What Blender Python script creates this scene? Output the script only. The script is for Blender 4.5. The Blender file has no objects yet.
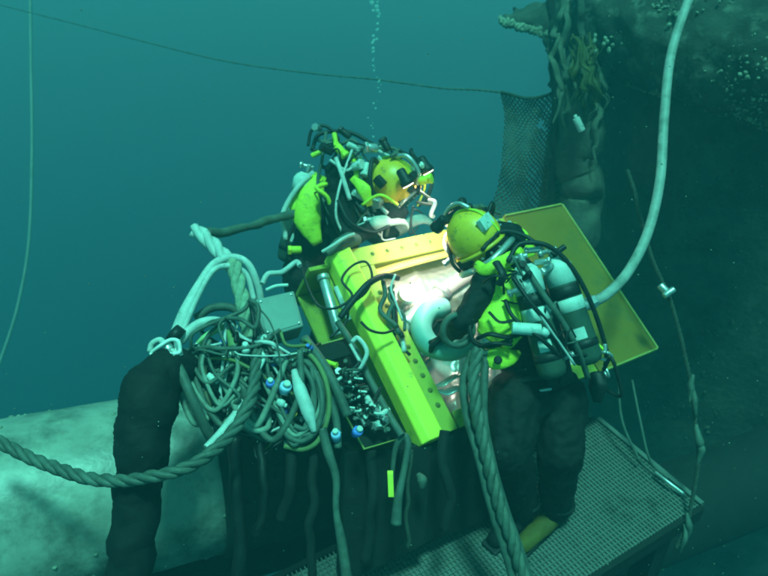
import bpy, math, random
from mathutils import Vector, Matrix, noise
random.seed(7)
sc = bpy.context.scene
C = sc.collection
V = Vector
PI = math.pi

# ------------------------------------------------------------------ camera, water light, exposure
F = 665.0
PITCH = math.radians(33)
CAM = V((0, 0, 3.1))
cam_d = bpy.data.cameras.new('camera'); cam = bpy.data.objects.new('camera', cam_d); C.objects.link(cam)
cam.location = CAM; cam.rotation_euler = (PI/2 - PITCH, 0, 0)
cam_d.lens = 36*F/768; cam_d.sensor_width = 36; cam_d.clip_end = 400; cam_d.clip_start = 0.05
cam_d.dof.use_dof = True; cam_d.dof.focus_distance = 1.7; cam_d.dof.aperture_fstop = 5.0   # cheap video lens, slightly soft
sc.camera = cam

world = bpy.data.worlds.new('World'); sc.world = world; world.use_nodes = True
nt = world.node_tree; nt.nodes.clear()
tc = nt.nodes.new('ShaderNodeTexCoord'); sep = nt.nodes.new('ShaderNodeSeparateXYZ')
ramp = nt.nodes.new('ShaderNodeValToRGB'); mr = nt.nodes.new('ShaderNodeMapRange')
bg = nt.nodes.new('ShaderNodeBackground'); out = nt.nodes.new('ShaderNodeOutputWorld')
nt.links.new(tc.outputs['Generated'], sep.inputs[0]); nt.links.new(sep.outputs[2], mr.inputs['Value'])
mr.inputs['From Min'].default_value = -1; mr.inputs['From Max'].default_value = 1
nt.links.new(mr.outputs[0], ramp.inputs[0]); nt.links.new(ramp.outputs[0], bg.inputs[0]); nt.links.new(bg.outputs[0], out.inputs[0])
els = ramp.color_ramp.elements
els[0].position = 0.0; els[0].color = (.003, .020, .026, 1)
els[1].position = 1.0; els[1].color = (.04, .52, .46, 1)
for p, c in ((.12, (.005, .036, .044)), (.22, (.010, .075, .095)), (.30, (.016, .12, .145)), (.38, (.024, .175, .19)), (.45, (.032, .26, .25)), (.52, (.038, .34, .31)), (.70, (.040, .38, .34))):
    e = els.new(p); e.color = (*c, 1)
bg.inputs[1].default_value = 1.08

sun_d = bpy.data.lights.new('sun', 'SUN'); sun = bpy.data.objects.new('sun', sun_d); C.objects.link(sun)
sun_d.energy = 5.0; sun_d.angle = math.radians(9); sun_d.color = (.20, .98, .73)
sun.rotation_euler = V((-.04, .20, -.97)).to_track_quat('-Z', 'Y').to_euler()
sc.view_settings.view_transform = 'Standard'; sc.view_settings.look = 'None'
sc.view_settings.exposure = 0.0; sc.view_settings.gamma = 1.0; sc.view_settings.use_curve_mapping = False
sc.cycles.volume_step_rate = 1.0; sc.cycles.volume_max_steps = 64; sc.cycles.volume_bounces = 1

# ------------------------------------------------------------------ helpers
def ray(px, py):
    sx = (px-384)/F; sy = -(py-288)/F
    c, s = math.cos(PITCH), math.sin(PITCH)
    return V((sx, c+sy*s, -s+sy*c))
def P(px, py, d):                       # real point d metres in front of the camera
    return CAM + ray(px, py)*d
def PP(lst): return [P(*q) for q in lst]

def tag(o, label=None, cat=None, group=None, kind=None):
    if label: o['label'] = label
    if cat: o['category'] = cat
    if group: o['group'] = group
    if kind: o['kind'] = kind
    return o
def empty(name, loc, label, cat, group=None):
    o = bpy.data.objects.new(name, None); C.objects.link(o); o.location = loc; o.empty_display_size = .1
    return tag(o, label, cat, group)

def catmull(pts, k=6, radii=None):
    n = len(pts)
    if n < 3: 
        if radii: return [pts[0].lerp(pts[1], i/k) for i in range(k+1)], [radii[0]+(radii[1]-radii[0])*i/k for i in range(k+1)]
        return [pts[0].lerp(pts[1], i/k) for i in range(k+1)], None
    o, ro = [], []
    for i in range(n-1):
        p0 = pts[i-1] if i else pts[0]*2-pts[1]
        p1, p2 = pts[i], pts[i+1]
        p3 = pts[i+2] if i+2 < n else pts[-1]*2-pts[-2]
        for j in range(k):
            t = j/k
            o.append(.5*((2*p1)+(p2-p0)*t+(2*p0-5*p1+4*p2-p3)*t*t+(3*p1-p0-3*p2+p3)*t**3))
            if radii: ro.append(radii[i]*(1-t)+radii[i+1]*t)
    o.append(pts[-1].copy())
    if radii: ro.append(radii[-1])
    return o, (ro if radii else None)
def frames(path):
    T = []
    for i in range(len(path)):
        a = path[max(i-1, 0)]; b = path[min(i+1, len(path)-1)]
        t = (b-a); t = t.normalized() if t.length > 1e-9 else V((0, 0, 1)); T.append(t)
    up = V((0, 0, 1)) if abs(T[0].z) < .9 else V((1, 0, 0))
    N = [(up-T[0]*up.dot(T[0])).normalized()]
    for i in range(1, len(path)):
        q = T[i-1].rotation_difference(T[i]); nn = q @ N[-1]
        N.append((nn-T[i]*nn.dot(T[i])).normalized())
    return T, N, [T[i].cross(N[i]) for i in range(len(path))]

class MB:
    def __init__(s): s.v = []; s.f = []; s.sm = []
    def add(s, vs, fs, smooth=True, M=None):
        b = len(s.v)
        s.v += [ (M @ V(v)) if M else V(v) for v in vs]
        s.f += [tuple(b+i for i in f) for f in fs]; s.sm += [smooth]*len(fs)
        return s
    def rings(s, rs, smooth=True, cap=True):
        b = len(s.v); n = len(rs[0])
        for r in rs: s.v += r
        for i in range(len(rs)-1):
            for j in range(n):
                k = (j+1) % n
                s.f.append((b+i*n+j, b+i*n+k, b+(i+1)*n+k, b+(i+1)*n+j)); s.sm.append(smooth)
        if cap:
            s.f.append(tuple(b+j for j in reversed(range(n)))); s.sm.append(False)
            e = b+(len(rs)-1)*n
            s.f.append(tuple(e+j for j in range(n))); s.sm.append(False)
        return s
    def tube(s, pts, r, n=10, k=6, radii=None, rib=0, ribn=2, flat=1.0, smooth_path=True, wob=0, updir=None):
        if smooth_path: path, ro = catmull(pts, k, radii)
        else: path, ro = pts, radii
        if wob:
            path = [p + V(noise.noise_vector(p*9))*wob for p in path]
        T, N, B = frames(path)
        rs = []
        for i, p in enumerate(path):
            rr = ro[i] if ro else r
            if rib: rr *= 1 + (rib if i % ribn else -rib)
            Nn, Bb = N[i], B[i]
            if updir is not None:
                Nn = updir - T[i]*updir.dot(T[i]); Nn.normalize(); Bb = T[i].cross(Nn)
            rs.append([p + Nn*(rr*flat*math.cos(2*PI*j/n)) + Bb*(rr*math.sin(2*PI*j/n)) for j in range(n)])
        return s.rings(rs)
    def rope(s, pts, r, turns=8, k=10, n=6, strands=3, wob=0.006):
        path, _ = catmull(pts, k)
        # arc length
        L = [0]
        for i in range(1, len(path)): L.append(L[-1]+(path[i]-path[i-1]).length)
        m = max(int(L[-1]/(r*.9)), 12); rp = []; j = 0
        for i in range(m+1):
            t = L[-1]*i/m
            while j < len(L)-2 and L[j+1] < t: j += 1
            w = (t-L[j])/max(L[j+1]-L[j], 1e-9); q = path[j].lerp(path[j+1], w)
            rp.append(q + V(noise.noise_vector(q*6))*wob)
        T, N, B = frames(rp)
        for q in range(strands):
            sp = []
            for i in range(len(rp)):
                a = 2*PI*(q/strands) + (L[-1]*i/m)/(r*7)*2*PI
                sp.append(rp[i]+(N[i]*math.cos(a)+B[i]*math.sin(a))*r*.5)
            s.tube(sp, r*.56, n=n, smooth_path=False)
        return s
    def cyl(s, a, b, r, r2=None, n=16, smooth=True):
        a, b = V(a), V(b); r2 = r if r2 is None else r2
        T, N, B = frames([a, b])
        ring = lambda p, rr: [p+N[0]*(rr*math.cos(2*PI*j/n))+B[0]*(rr*math.sin(2*PI*j/n)) for j in range(n)]
        e = (b-a).normalized()*min(.004, (b-a).length*.2)
        return s.rings([ring(a, r*.93), ring(a+e, r), ring(b-e, r2), ring(b, r2*.93)], smooth)
    def lathe(s, a, axis, prof, n=20):     # prof = [(along, radius)]
        a = V(a); axis = V(axis).normalized()
        T, N, B = frames([a, a+axis])
        return s.rings([[a+axis*t+N[0]*(r*math.cos(2*PI*j/n))+B[0]*(r*math.sin(2*PI*j/n)) for j in range(n)] for t, r in prof])
    def torus(s, c, ax, R, r, n=28, m=8, a0=0, a1=2*PI, flatz=1):
        c = V(c); ax = V(ax).normalized(); T, N, B = frames([c, c+ax])
        pts = [c + N[0]*R*math.cos(a0+(a1-a0)*i/n)+B[0]*R*math.sin(a0+(a1-a0)*i/n) for i in range(n+1)]
        return s.tube(pts, r, n=m, smooth_path=False)
    def ell(s, c, rad, n=16, m=10, M=None, jit=0):
        c = V(c); rs = []
        rx, ry, rz = rad if not isinstance(rad, (int, float)) else (rad,)*3
        R = M.to_3x3() if M else Matrix.Identity(3)
        for i in range(m+1):
            th = PI*(i+.02)/(m+.04)
            ring = []
            for j in range(n):
                ph = 2*PI*j/n
                p = V((rx*math.sin(th)*math.cos(ph), ry*math.sin(th)*math.sin(ph), -rz*math.cos(th)))
                if jit: p *= 1+jit*noise.noise(p*18/max(rx, .01)*.1+c*7)
                ring.append(c+R @ p)
            rs.append(ring)
        return s.rings(rs)
    def box(s, o, ax, bx=None):            # o corner, ax = (a,b,c) edge vectors
        a, b, c = ax; o = V(o)
        vs = [o, o+a, o+a+b, o+b, o+c, o+a+c, o+a+b+c, o+b+c]
        return s.add(vs, [(0, 3, 2, 1), (4, 5, 6, 7), (0, 1, 5, 4), (1, 2, 6, 5), (2, 3, 7, 6), (3, 0, 4, 7)], False)
    def cbox(s, c, h, M=None):
        R = M.to_3x3() if M else Matrix.Identity(3)
        a, b, d = R @ V((2*h[0], 0, 0)), R @ V((0, 2*h[1], 0)), R @ V((0, 0, 2*h[2]))
        return s.box(V(c)-(a+b+d)/2, (a, b, d))
    def build(s, name, mat, parent=None, bevel=0, remesh=0, disp=0, dscale=.1, sub=0):
        me = bpy.data.meshes.new(name)
        base = parent_world(parent)
        inv = base.inverted()
        me.from_pydata([inv @ v for v in s.v], [], s.f); me.update()
        me.polygons.foreach_set('use_smooth', s.sm)
        if mat: me.materials.append(mat)
        o = bpy.data.objects.new(name, me); C.objects.link(o)
        if parent: o.parent = parent
        if remesh:
            m = o.modifiers.new('r', 'REMESH'); m.mode = 'VOXEL'; m.voxel_size = remesh; m.use_smooth_shade = True
            m = o.modifiers.new('s', 'SMOOTH'); m.iterations = 4; m.factor = .5
        if sub:
            m = o.modifiers.new('u', 'SUBSURF'); m.levels = m.render_levels = sub
        if disp:
            t = bpy.data.textures.new(name, 'CLOUDS'); t.noise_scale = dscale; t.noise_depth = 2
            m = o.modifiers.new('d', 'DISPLACE'); m.texture = t; m.strength = disp; m.mid_level = .5; m.texture_coords = 'GLOBAL'
        if bevel:
            m = o.modifiers.new('b', 'BEVEL'); m.width = bevel; m.segments = 2; m.limit_method = 'ANGLE'; m.angle_limit = .6
        return o
def parent_world(p):
    M = Matrix.Identity(4)
    while p is not None:
        M = Matrix.LocRotScale(p.location, p.rotation_euler, p.scale) @ M
        p = p.parent
    return M
def basis(fwd, up=V((0, 0, 1))):           # matrix whose local Y looks along fwd
    y = V(fwd).normalized(); x = y.cross(up).normalized(); z = x.cross(y)
    return Matrix((x, y, z)).transposed()

# ------------------------------------------------------------------ materials
def mat(name, col, rough=.6, metal=0, var=.25, scale=8, bump=.15, bscale=40, spots=None, spec=.4, fouling=0, emit=None, estr=0, ftex=None):
    m = bpy.data.materials.new(name); m.use_nodes = True; n = m.node_tree; n.nodes.clear()
    N = n.nodes.new; L = n.links.new
    o = N('ShaderNodeOutputMaterial'); b = N('ShaderNodeBsdfPrincipled'); L(b.outputs[0], o.inputs[0])
    tcn = N('ShaderNodeTexCoord')
    geo = N('ShaderNodeNewGeometry')
    src = geo.outputs['Position']
    nz = N('ShaderNodeTexNoise'); nz.inputs['Scale'].default_value = scale; nz.inputs['Detail'].default_value = 6; nz.inputs['Roughness'].default_value = .65
    L(src, nz.inputs['Vector'])
    r = N('ShaderNodeValToRGB'); L(nz.outputs[0], r.inputs[0])
    r.color_ramp.elements[0].position = .3; r.color_ramp.elements[1].position = .7
    lo = tuple(c*(1-var) for c in col); hi = tuple(min(c*(1+var*.7), .95) for c in col)
    r.color_ramp.elements[0].color = (*lo, 1); r.color_ramp.elements[1].color = (*hi, 1)
    cur = r.outputs[0]
    if spots:      # (colour, scale, threshold low, threshold high)
        sc2, ssc, a, z = spots
        n2 = N('ShaderNodeTexNoise'); n2.inputs['Scale'].default_value = ssc; n2.inputs['Detail'].default_value = 8; n2.inputs['Roughness'].default_value = .7
        L(src, n2.inputs['Vector'])
        mm = N('ShaderNodeMapRange'); mm.inputs['From Min'].default_value = a; mm.inputs['From Max'].default_value = z; L(n2.outputs[0], mm.inputs[0])
        mx = N('ShaderNodeMix'); mx.data_type = 'RGBA'; L(mm.outputs[0], mx.inputs[0]); L(cur, mx.inputs[6]); mx.inputs[7].default_value = (*sc2, 1)
        cur = mx.outputs[2]
    L(cur, b.inputs['Base Color'])
    b.inputs['Metallic'].default_value = metal; b.inputs['Specular IOR Level'].default_value = spec
    rr = N('ShaderNodeMapRange'); rr.inputs['To Min'].default_value = max(rough-.15, .05); rr.inputs['To Max'].default_value = min(rough+.15, 1); L(nz.outputs[0], rr.inputs[0]); L(rr.outputs[0], b.inputs['Roughness'])
    if bump:
        n3 = N('ShaderNodeTexNoise'); n3.inputs['Scale'].default_value = bscale; n3.inputs['Detail'].default_value = 5; L(src, n3.inputs['Vector'])
        bp = N('ShaderNodeBump'); bp.inputs['Strength'].default_value = bump; bp.inputs['Distance'].default_value = .01; L(n3.outputs[0], bp.inputs['Height']); L(bp.outputs[0], b.inputs['Normal'])
    if emit:
        b.inputs['Emission Color'].default_value = (*emit, 1); b.inputs['Emission Strength'].default_value = estr
    return m
YEL = mat('yellow_paint', (.85, .82, .07), .4, var=.06, scale=5, spots=((.30, .34, .10), 11, .6, .74), bump=.12)
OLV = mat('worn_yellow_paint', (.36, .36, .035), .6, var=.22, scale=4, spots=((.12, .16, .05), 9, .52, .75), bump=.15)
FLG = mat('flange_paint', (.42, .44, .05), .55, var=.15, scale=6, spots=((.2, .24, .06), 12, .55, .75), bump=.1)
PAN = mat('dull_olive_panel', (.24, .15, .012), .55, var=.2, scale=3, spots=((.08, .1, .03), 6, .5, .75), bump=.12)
PEDG = mat('panel_edge_paint', (.36, .34, .08), .5, var=.2, scale=10)
BLK = mat('black_neoprene', (.008, .009, .010), .75, var=.4, scale=12, bump=.5, bscale=30, spec=.25, spots=((.022, .026, .026), 20, .6, .8))
RUB = mat('black_rubber', (.008, .009, .010), .55, var=.4, scale=20, bump=.2)
HYEL = mat('helmet_yellow', (.88, .52, .025), .38, var=.18, scale=9, bump=.12, spec=.5, spots=((.22, .16, .05), 22, .55, .7))
JYEL = mat('harness_yellow', (.62, .75, .04), .6, var=.2, scale=14, bump=.4, bscale=45, spots=((.14, .2, .04), 22, .56, .75))
WHT = mat('pale_hose', (.52, .56, .54), .55, var=.25, scale=18, bump=.15, spots=((.16, .2, .17), 12, .55, .75))
GRH = mat('grey_green_hose', (.085, .112, .092), .6, var=.45, scale=14, bump=.2, spots=((.05, .07, .06), 10, .5, .7))
ROP = mat('weathered_rope', (.17, .20, .14), .9, var=.35, scale=30, bump=.5, bscale=120, spots=((.07, .09, .06), 9, .5, .72))
DROP = mat('dark_rope', (.04, .05, .04), .9, var=.4, scale=30, bump=.5, bscale=120)
STL = mat('stainless_steel', (.55, .56, .55), .35, metal=.7, var=.2, scale=20, bump=.08)
GRY = mat('grey_housing', (.22, .27, .25), .5, var=.15, scale=7, bump=.08, spots=((.12, .15, .13), 5, .52, .75))
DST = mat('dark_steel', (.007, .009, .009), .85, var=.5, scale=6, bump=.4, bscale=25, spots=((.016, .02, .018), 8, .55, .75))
PIPM = mat('coated_pipe', (.30, .32, .27), .42, var=.35, scale=4, bump=.25, bscale=26, spots=((.055, .068, .055), 2.6, .44, .64), spec=.6)
CLN = mat('cleaned_metal', (.66, .64, .58), .32, metal=.45, var=.25, scale=5, bump=.2, bscale=16, spots=((.36, .33, .27), 5, .55, .72))
LEGM = mat('fouled_leg', (.055, .06, .05), .9, var=.55, scale=2.6, bump=.9, bscale=18, spots=((.11, .12, .085), 4.2, .48, .72))  # fouled steel, darkened to stand in for light fading towards the right
BRM = mat('fouled_brace', (.035, .042, .034), .9, var=.6, scale=5, bump=1, bscale=22, spots=((.16, .18, .14), 7, .52, .7))
BARN = mat('pale_barnacles', (.22, .25, .19), .85, var=.6, scale=16, bump=.4)
KELP = mat('olive_kelp', (.055, .055, .010), .7, var=.4, scale=16, bump=.3)
NETM = mat('net_twine', (.085, .10, .075), .9, var=.4, scale=20, bump=0)
GRT = mat('grating_steel', (.13, .15, .135), .75, var=.3, scale=5, bump=.3, spots=((.04, .05, .045), 5, .5, .7))
BLU = mat('blue_plug', (.10, .22, .75), .4, var=.15, scale=20, bump=0)
ORG = mat('orange_tag', (.8, .45, .05), .5, var=.2)
GLV = mat('pale_glove', (.34, .44, .38), .8, var=.25, scale=22, bump=.4)
TEAL = mat('pale_rubber_duct', (.16, .40, .36), .5, var=.15, scale=10, bump=.1)
BOT = mat('boot_yellow', (.11, .085, .008), .7, var=.3, scale=12, bump=.3)
CYL = mat('cylinder_paint', (.045, .075, .055), .45, var=.25, scale=9, bump=.1, spots=((.03, .05, .04), 14, .55, .7))
BND = mat('pale_band', (.55, .66, .62), .5, var=.2, scale=18, bump=.1, spots=((.2, .26, .22), 20, .56, .7))
VIS = mat('visor', (.01, .012, .015), .12, var=.1, bump=0, spec=.7)
LENS = mat('lamp_lens', (.9, .9, .85), .2, bump=0, emit=(1, .93, .78), estr=7)
BUB = bpy.data.materials.new('air_bubble'); BUB.use_nodes = True
_b = BUB.node_tree.nodes['Principled BSDF']; _b.inputs['Base Color'].default_value = (.5, .8, .75, 1); _b.inputs['Roughness'].default_value = .15; _b.inputs['Alpha'].default_value = .25

# ------------------------------------------------------------------ water haze
hz = MB(); hz.cbox((0, 4.5, -4), (9.5, 9.5, 7.5)); H = hz.build('haze', None); tag(H, kind='stuff')
tag(H, 'teal sea water haze filling the whole scene', 'water')
hm = bpy.data.materials.new('sea_water'); hm.use_nodes = True; hn = hm.node_tree; hn.nodes.clear()
ho = hn.nodes.new('ShaderNodeOutputMaterial'); hv = hn.nodes.new('ShaderNodeVolumePrincipled')
hv.inputs['Color'].default_value = (.10, .54, .62, 1); hv.inputs['Density'].default_value = .054; hv.inputs['Anisotropy'].default_value = .45
hn.links.new(hv.outputs[0], ho.inputs['Volume']); H.data.materials.append(hm)

# ------------------------------------------------------------------ large structure
# horizontal pipe
w = V((.905, .40, -.12)).normalized()
pa = V((-4.64, 1.06, .61))
PR = .48
def pipe_pt(t): return pa + w*t
pipe = empty('subsea_pipe', pipe_pt(3), 'thick pale stained horizontal pipe crossing the lower left under the yellow box', 'pipe')
m = MB(); path = [pipe_pt(t*.08) for t in range(0, 61)]
T, N, B = frames(path)
rs = []
for i, p in enumerate(path):
    ring = []
    for j in range(72):
        a = 2*PI*j/72; rad = PR
        q = p+N[i]*math.cos(a)*rad+B[i]*math.sin(a)*rad
        rad += .008*noise.noise(q*2.3)+.003*noise.noise(q*9)
        ring.append(p+N[i]*math.cos(a)*rad+B[i]*math.sin(a)*rad)
    rs.append(ring)
m.rings(rs); m.build('pipe_wall', PIPM, pipe)
for t in (1.15, 2.2):
    m = MB(); m.tube([pipe_pt(t), pipe_pt(t+.035)], PR+.012, n=64, smooth_path=False); m.build('weld_bead', PIPM, pipe)
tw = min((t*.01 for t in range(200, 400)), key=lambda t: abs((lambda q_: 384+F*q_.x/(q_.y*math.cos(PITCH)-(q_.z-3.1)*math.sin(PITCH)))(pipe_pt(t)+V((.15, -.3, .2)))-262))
m = MB(); m.tube([pipe_pt(tw+i*.1) for i in range(0, 19)], PR+.02, n=56, smooth_path=False, wob=0); m.build('shade_wrap', mat('painted_shade', (.022, .026, .024), .8, var=.4, scale=6, bump=.4), pipe, disp=.03, dscale=.12)  # added dark sleeve standing in for the tangle's shadow on the pipe
sb = MB()
T, N, B = frames([pipe_pt(2), pipe_pt(2.1)])
for i in range(420):      # small crusts on the pipe
    t = random.uniform(.3, 4.2); a = random.uniform(0, 2*PI); p = pipe_pt(t)+(N[0]*math.cos(a)+B[0]*math.sin(a))*PR
    if noise.noise(p*2.5) < .05: continue
    r = random.uniform(.006, .02); sb.ell(p, (r, r, r*.6), 6, 4)
tag(sb.build('barnacle_crust', BARN, pipe), kind='stuff')

# big platform leg (right)
LC = V((4.08, 6.6, 0)); LR = 2.3
leg = empty('platform_leg', LC+V((0, 0, -9)), 'huge dark marine-fouled cylindrical leg filling the right side', 'platform leg')
m = MB(); rs = []
for i in range(101):
    z = 3.25-i*.12; ring = []
    for j in range(160):
        a = 2*PI*j/160; d = V((math.cos(a), math.sin(a), 0)); q = LC+d*LR+V((0, 0, z))
        r = LR+.03*noise.noise(q*1.2)+.012*noise.noise(q*5)+.006*noise.noise(q*14)
        ring.append(LC+d*r+V((0, 0, z)))
    rs.append(ring)
m.rings(rs); m.build('leg_wall', LEGM, leg)
gb = MB(); ga = MB()
for i in range(6500):
    a = random.uniform(PI*.8, PI*1.6); z = random.uniform(-3.5, 3.2); d = V((math.cos(a), math.sin(a), 0))
    q = LC+d*(LR+.01)+V((0, 0, z))
    if noise.noise(q*1.3) < random.uniform(-.1, .35): continue
    r = random.choice((.008, .012, .016, .026))*(1.2 if z > 1 else .9)
    gb.ell(q, (r*.8, r*.8, r*random.uniform(.6, 1.6)), 6, 4, jit=.7)
tag(gb.build('growth_clumps', LEGM, leg), kind='stuff')

# fouled horizontal brace, upper right
ba, bb = P(585, 15, 5.35), P(860, 82, 3.9)
brace = empty('cross_brace', ba, 'fat horizontal brace crusted with pale barnacles across the upper right corner', 'brace')
m = MB(); path = [ba.lerp(bb, i/70) for i in range(71)]; T, N, B = frames(path); rs = []
for i, p in enumerate(path):
    ring = []
    for j in range(64):
        a = 2*PI*j/64; d = N[i]*math.cos(a)+B[i]*math.sin(a); q = p+d*.40
        ring.append(p+d*(.40+.05*noise.noise(q*3)+.03*noise.noise(q*9)))
    rs.append(ring)
m.rings(rs); m.build('brace_wall', BRM, brace)
gb = MB()
for i in range(5200):
    t = random.random(); a = random.uniform(0, 2*PI); k = int(t*69); d = N[k]*math.cos(a)+B[k]*math.sin(a)
    p = path[k].lerp(path[k+1], random.random())+d*.405
    if noise.noise(p*3.1+V((5, 0, 0))) < random.uniform(-.1, .4): continue
    r = random.choice((.004, .006, .008, .011, .015)); gb.ell(p, (r*random.uniform(.6, 1.2), r, r*random.uniform(.5, 1)), 5, 4, jit=.8)
tag(gb.build('barnacles', BARN, brace), kind='stuff')

# corroded vertical post between the net and the leg
post = empty('corroded_post', P(590, 240, 5.0), 'fouled vertical post hung with rags of growth beside the net', 'post')
m = MB(); pts = PP([(585, -20, 5.2), (583, 90, 5.2), (580, 180, 5.3), (574, 300, 5.5)])
m.tube(pts, .17, n=28, k=18, wob=.06); m.build('post_tube', LEGM, post, disp=.06, dscale=.1)
m = MB(); m.tube(PP([(552, -20, 5.25), (556, 100, 5.3), (552, 200, 5.4), (548, 240, 5.5)]), .035, n=10, k=10, wob=.03); m.build('side_rod', DST, post)
# ragged growth streamers at the post top
for i in range(16):
    x = random.uniform(556, 606); y0 = random.uniform(-15, 50); l = random.uniform(50, 120)
    m = MB(); d = random.uniform(4.85, 5.1)
    m.tube(PP([(x, y0, d), (x+random.uniform(-6, 6), y0+l*.4, d-.02), (x+random.uniform(-8, 8), y0+l*.75, d), (x+random.uniform(-5, 5), y0+l, d)]), .02, k=8, n=7, radii=[.012, .03, .026, .006], flat=.35, wob=.06)
    tag(m.build('growth_streamer', random.choice([LEGM, NETM, DROP, NETM]), post))
k = MB()
for i in range(26):
    x = random.uniform(574, 598); dx = random.uniform(-9, 10); y0 = random.uniform(34, 60); d = random.uniform(4.62, 4.78)
    k.tube(PP([(x-3, y0, d), (x+random.uniform(-4, 4), y0+22, d-.02), (x+dx*.5, y0+40, d), (x+dx, y0+random.uniform(46, 62), d+.02)]), .02, k=8, n=6, radii=[.006, .02, .024, .004], flat=.15, wob=.07)
tag(k.build('kelp_clump', KELP), 'olive brown kelp clump hanging beside the post near the top right', 'kelp')
m = MB(); m.cyl(P(576, 118, 4.7), P(582, 131, 4.72), .026, n=12); m.cyl(P(575, 115, 4.7), P(576, 118, 4.7), .013, n=8)
tag(m.build('marker_float', WHT), 'small white tube marker tied below the kelp clump', 'marker')
k = MB()
for i in range(10):
    p = P(603+random.uniform(-9, 10), 42+random.uniform(-7, 10), 4.55); k.ell(p, (.014, .012, .016), 8, 6, jit=.7)
tag(k.build('anemone_cluster', BARN), 'cluster of white anemones on the brace above the kelp', 'sea anemones', kind='stuff')

# dark ledge left of post + net
ledge = MB()
q = PP([(498, 22, 5.9), (520, 28, 5.8), (543, 38, 5.7), (548, 92, 5.5), (604, 96, 5.4), (606, -25, 5.4), (552, -25, 5.6), (544, 12, 5.7)]); q2 = [p+V((.12, .35, .05)) for p in q]; nq = len(q)
ledge.add(q+q2, [tuple(range(nq)), tuple(reversed(range(nq, 2*nq)))]+[(i, i+nq, (i+1) % nq+nq, (i+1) % nq) for i in range(nq)], False)
tag(ledge.build('gusset_plate', LEGM, remesh=.035, disp=.14, dscale=.16), 'dark fouled gusset plate above the net reaching out of the top', 'plate')
k = MB()
for i in range(90):
    t = random.random(); p = P(500+t*48, 20+t*14+random.uniform(-3, 4), 5.6); k.ell(p, random.uniform(.01, .026), 6, 4, jit=.9)
tag(k.build('gusset_growth', BARN), 'pale crust of growth along the top edge of the gusset plate', 'marine growth', kind='stuff')
# net
net = empty('fishing_net', P(535, 92, 5.4), 'torn diamond-mesh fishing net hanging above the yellow panel', 'net')
NU, NV = 34, 54; g = {}
for i in range(NU+1):
    for j in range(NV+1):
        u_, v_ = i/NU, j/NV
        px = 501+u_*66+ 5*math.sin(v_*5)*(1-u_) - 6*v_; py = 92+v_*150+6*math.sin(u_*4)
        p = P(px, py, 5.35+.06*math.sin(u_*9+v_*3)+.05*math.sin(v_*11)+.3*v_); g[i, j] = p+V(noise.noise_vector(p*8))*.02
m = MB()
for i in range(NU+1):
    for j in range(NV+1):
        for di in (1, -1):
            if (i+j) % 2 == 0 and (i+di, j+1) in g:
                if noise.noise(g[i, j]*2.2) < -.42: continue
                m.tube([g[i, j], g[i+di, j+1]], .0068, n=4, smooth_path=False)
            if (i+j) % 2 == 1 and (i+di, j+1) in g and False: pass
tag(m.build('net_mesh', NETM, net), kind='stuff')
m = MB(); m.rope([g[i, 0] for i in range(0, NU+1, 2)], .014); m.build('head_rope', DROP, net)
m = MB(); m.rope([g[NU, j] for j in range(0, NV+1, 4)], .014); m.build('side_rope', DROP, net)

# grating deck
K = V((1.80, 2.50, 0)); ud = V((.86, .51, 0)).normalized(); vd = V((-.51, .86, 0)).normalized()
deck = empty('grating_walkway', K-ud*1.5, 'narrow steel grating walkway under the front diver\'s feet', 'walkway')
m = MB(); Ld, Wd = 3.3, .80
for i in range(int(Ld/.024)):
    m.box(K-ud*(i*.024+.01)-V((0, 0, .03)), (vd*Wd, -ud*.006, V((0, 0, .03))))
for i in range(int(Wd/.028)):
    m.box(K+vd*(i*.028+.01)-V((0, 0, .028)), (-ud*Ld, vd*.007, V((0, 0, .024))))
tag(m.build('grating_bars', GRT, deck), kind='stuff')
m = MB(); m.box(K+vd*.01-V((0, 0, .025)), (-ud*Ld, vd*(Wd-.02), V((0, 0, .012)))); m.build('backing_plate', GRT, deck)
for s_ in (-.03, Wd):
    m = MB(); m.box(K+vd*s_-V((0, 0, .10)), (-ud*Ld, vd*.03, V((0, 0, .112)))); m.build('edge_beam', DST, deck, bevel=.004)
m = MB(); m.box(K+ud*.001-V((0, 0, .10))+vd*.0, (ud*.03, vd*Wd, V((0, 0, .112)))); m.build('end_beam', GRT, deck)
m = MB()
for sx in (0.3, 1.6, 2.7): m.box(K-ud*sx-V((0, 0, 3)), (ud*.12, vd*.12, V((0, 0, 2.9))))
tag(m.build('support_legs', DST, deck))
bl = empty('dark_filler_brace', V((1, 2.6, -1.2)), 'added black filler tube darkening the void below the walkway', 'brace')  # made-up tube, put in to keep the void below the grating dark
m = MB(); m.tube([V((-3, 1.8, -1.6)), V((1, 3.0, -1.3)), V((4, 4.0, -1.0))], .35, n=30, k=10); m.build('filler_tube', DST, bl)
lp = empty('dark_filler_pipe', pipe_pt(2)-V((0, 0, 1)), 'added black filler pipe darkening the gap beneath the pale stained pipe', 'pipe')  # made-up second pipe that fills the bright gap with dark
m = MB(); m.tube([pipe_pt(t*.4)+V((-.16, .38, -.86)) for t in range(0, 15)], .50, n=48, smooth_path=False); m.build('pipe_wall', DST, lp, disp=.04, dscale=.2)

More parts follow.
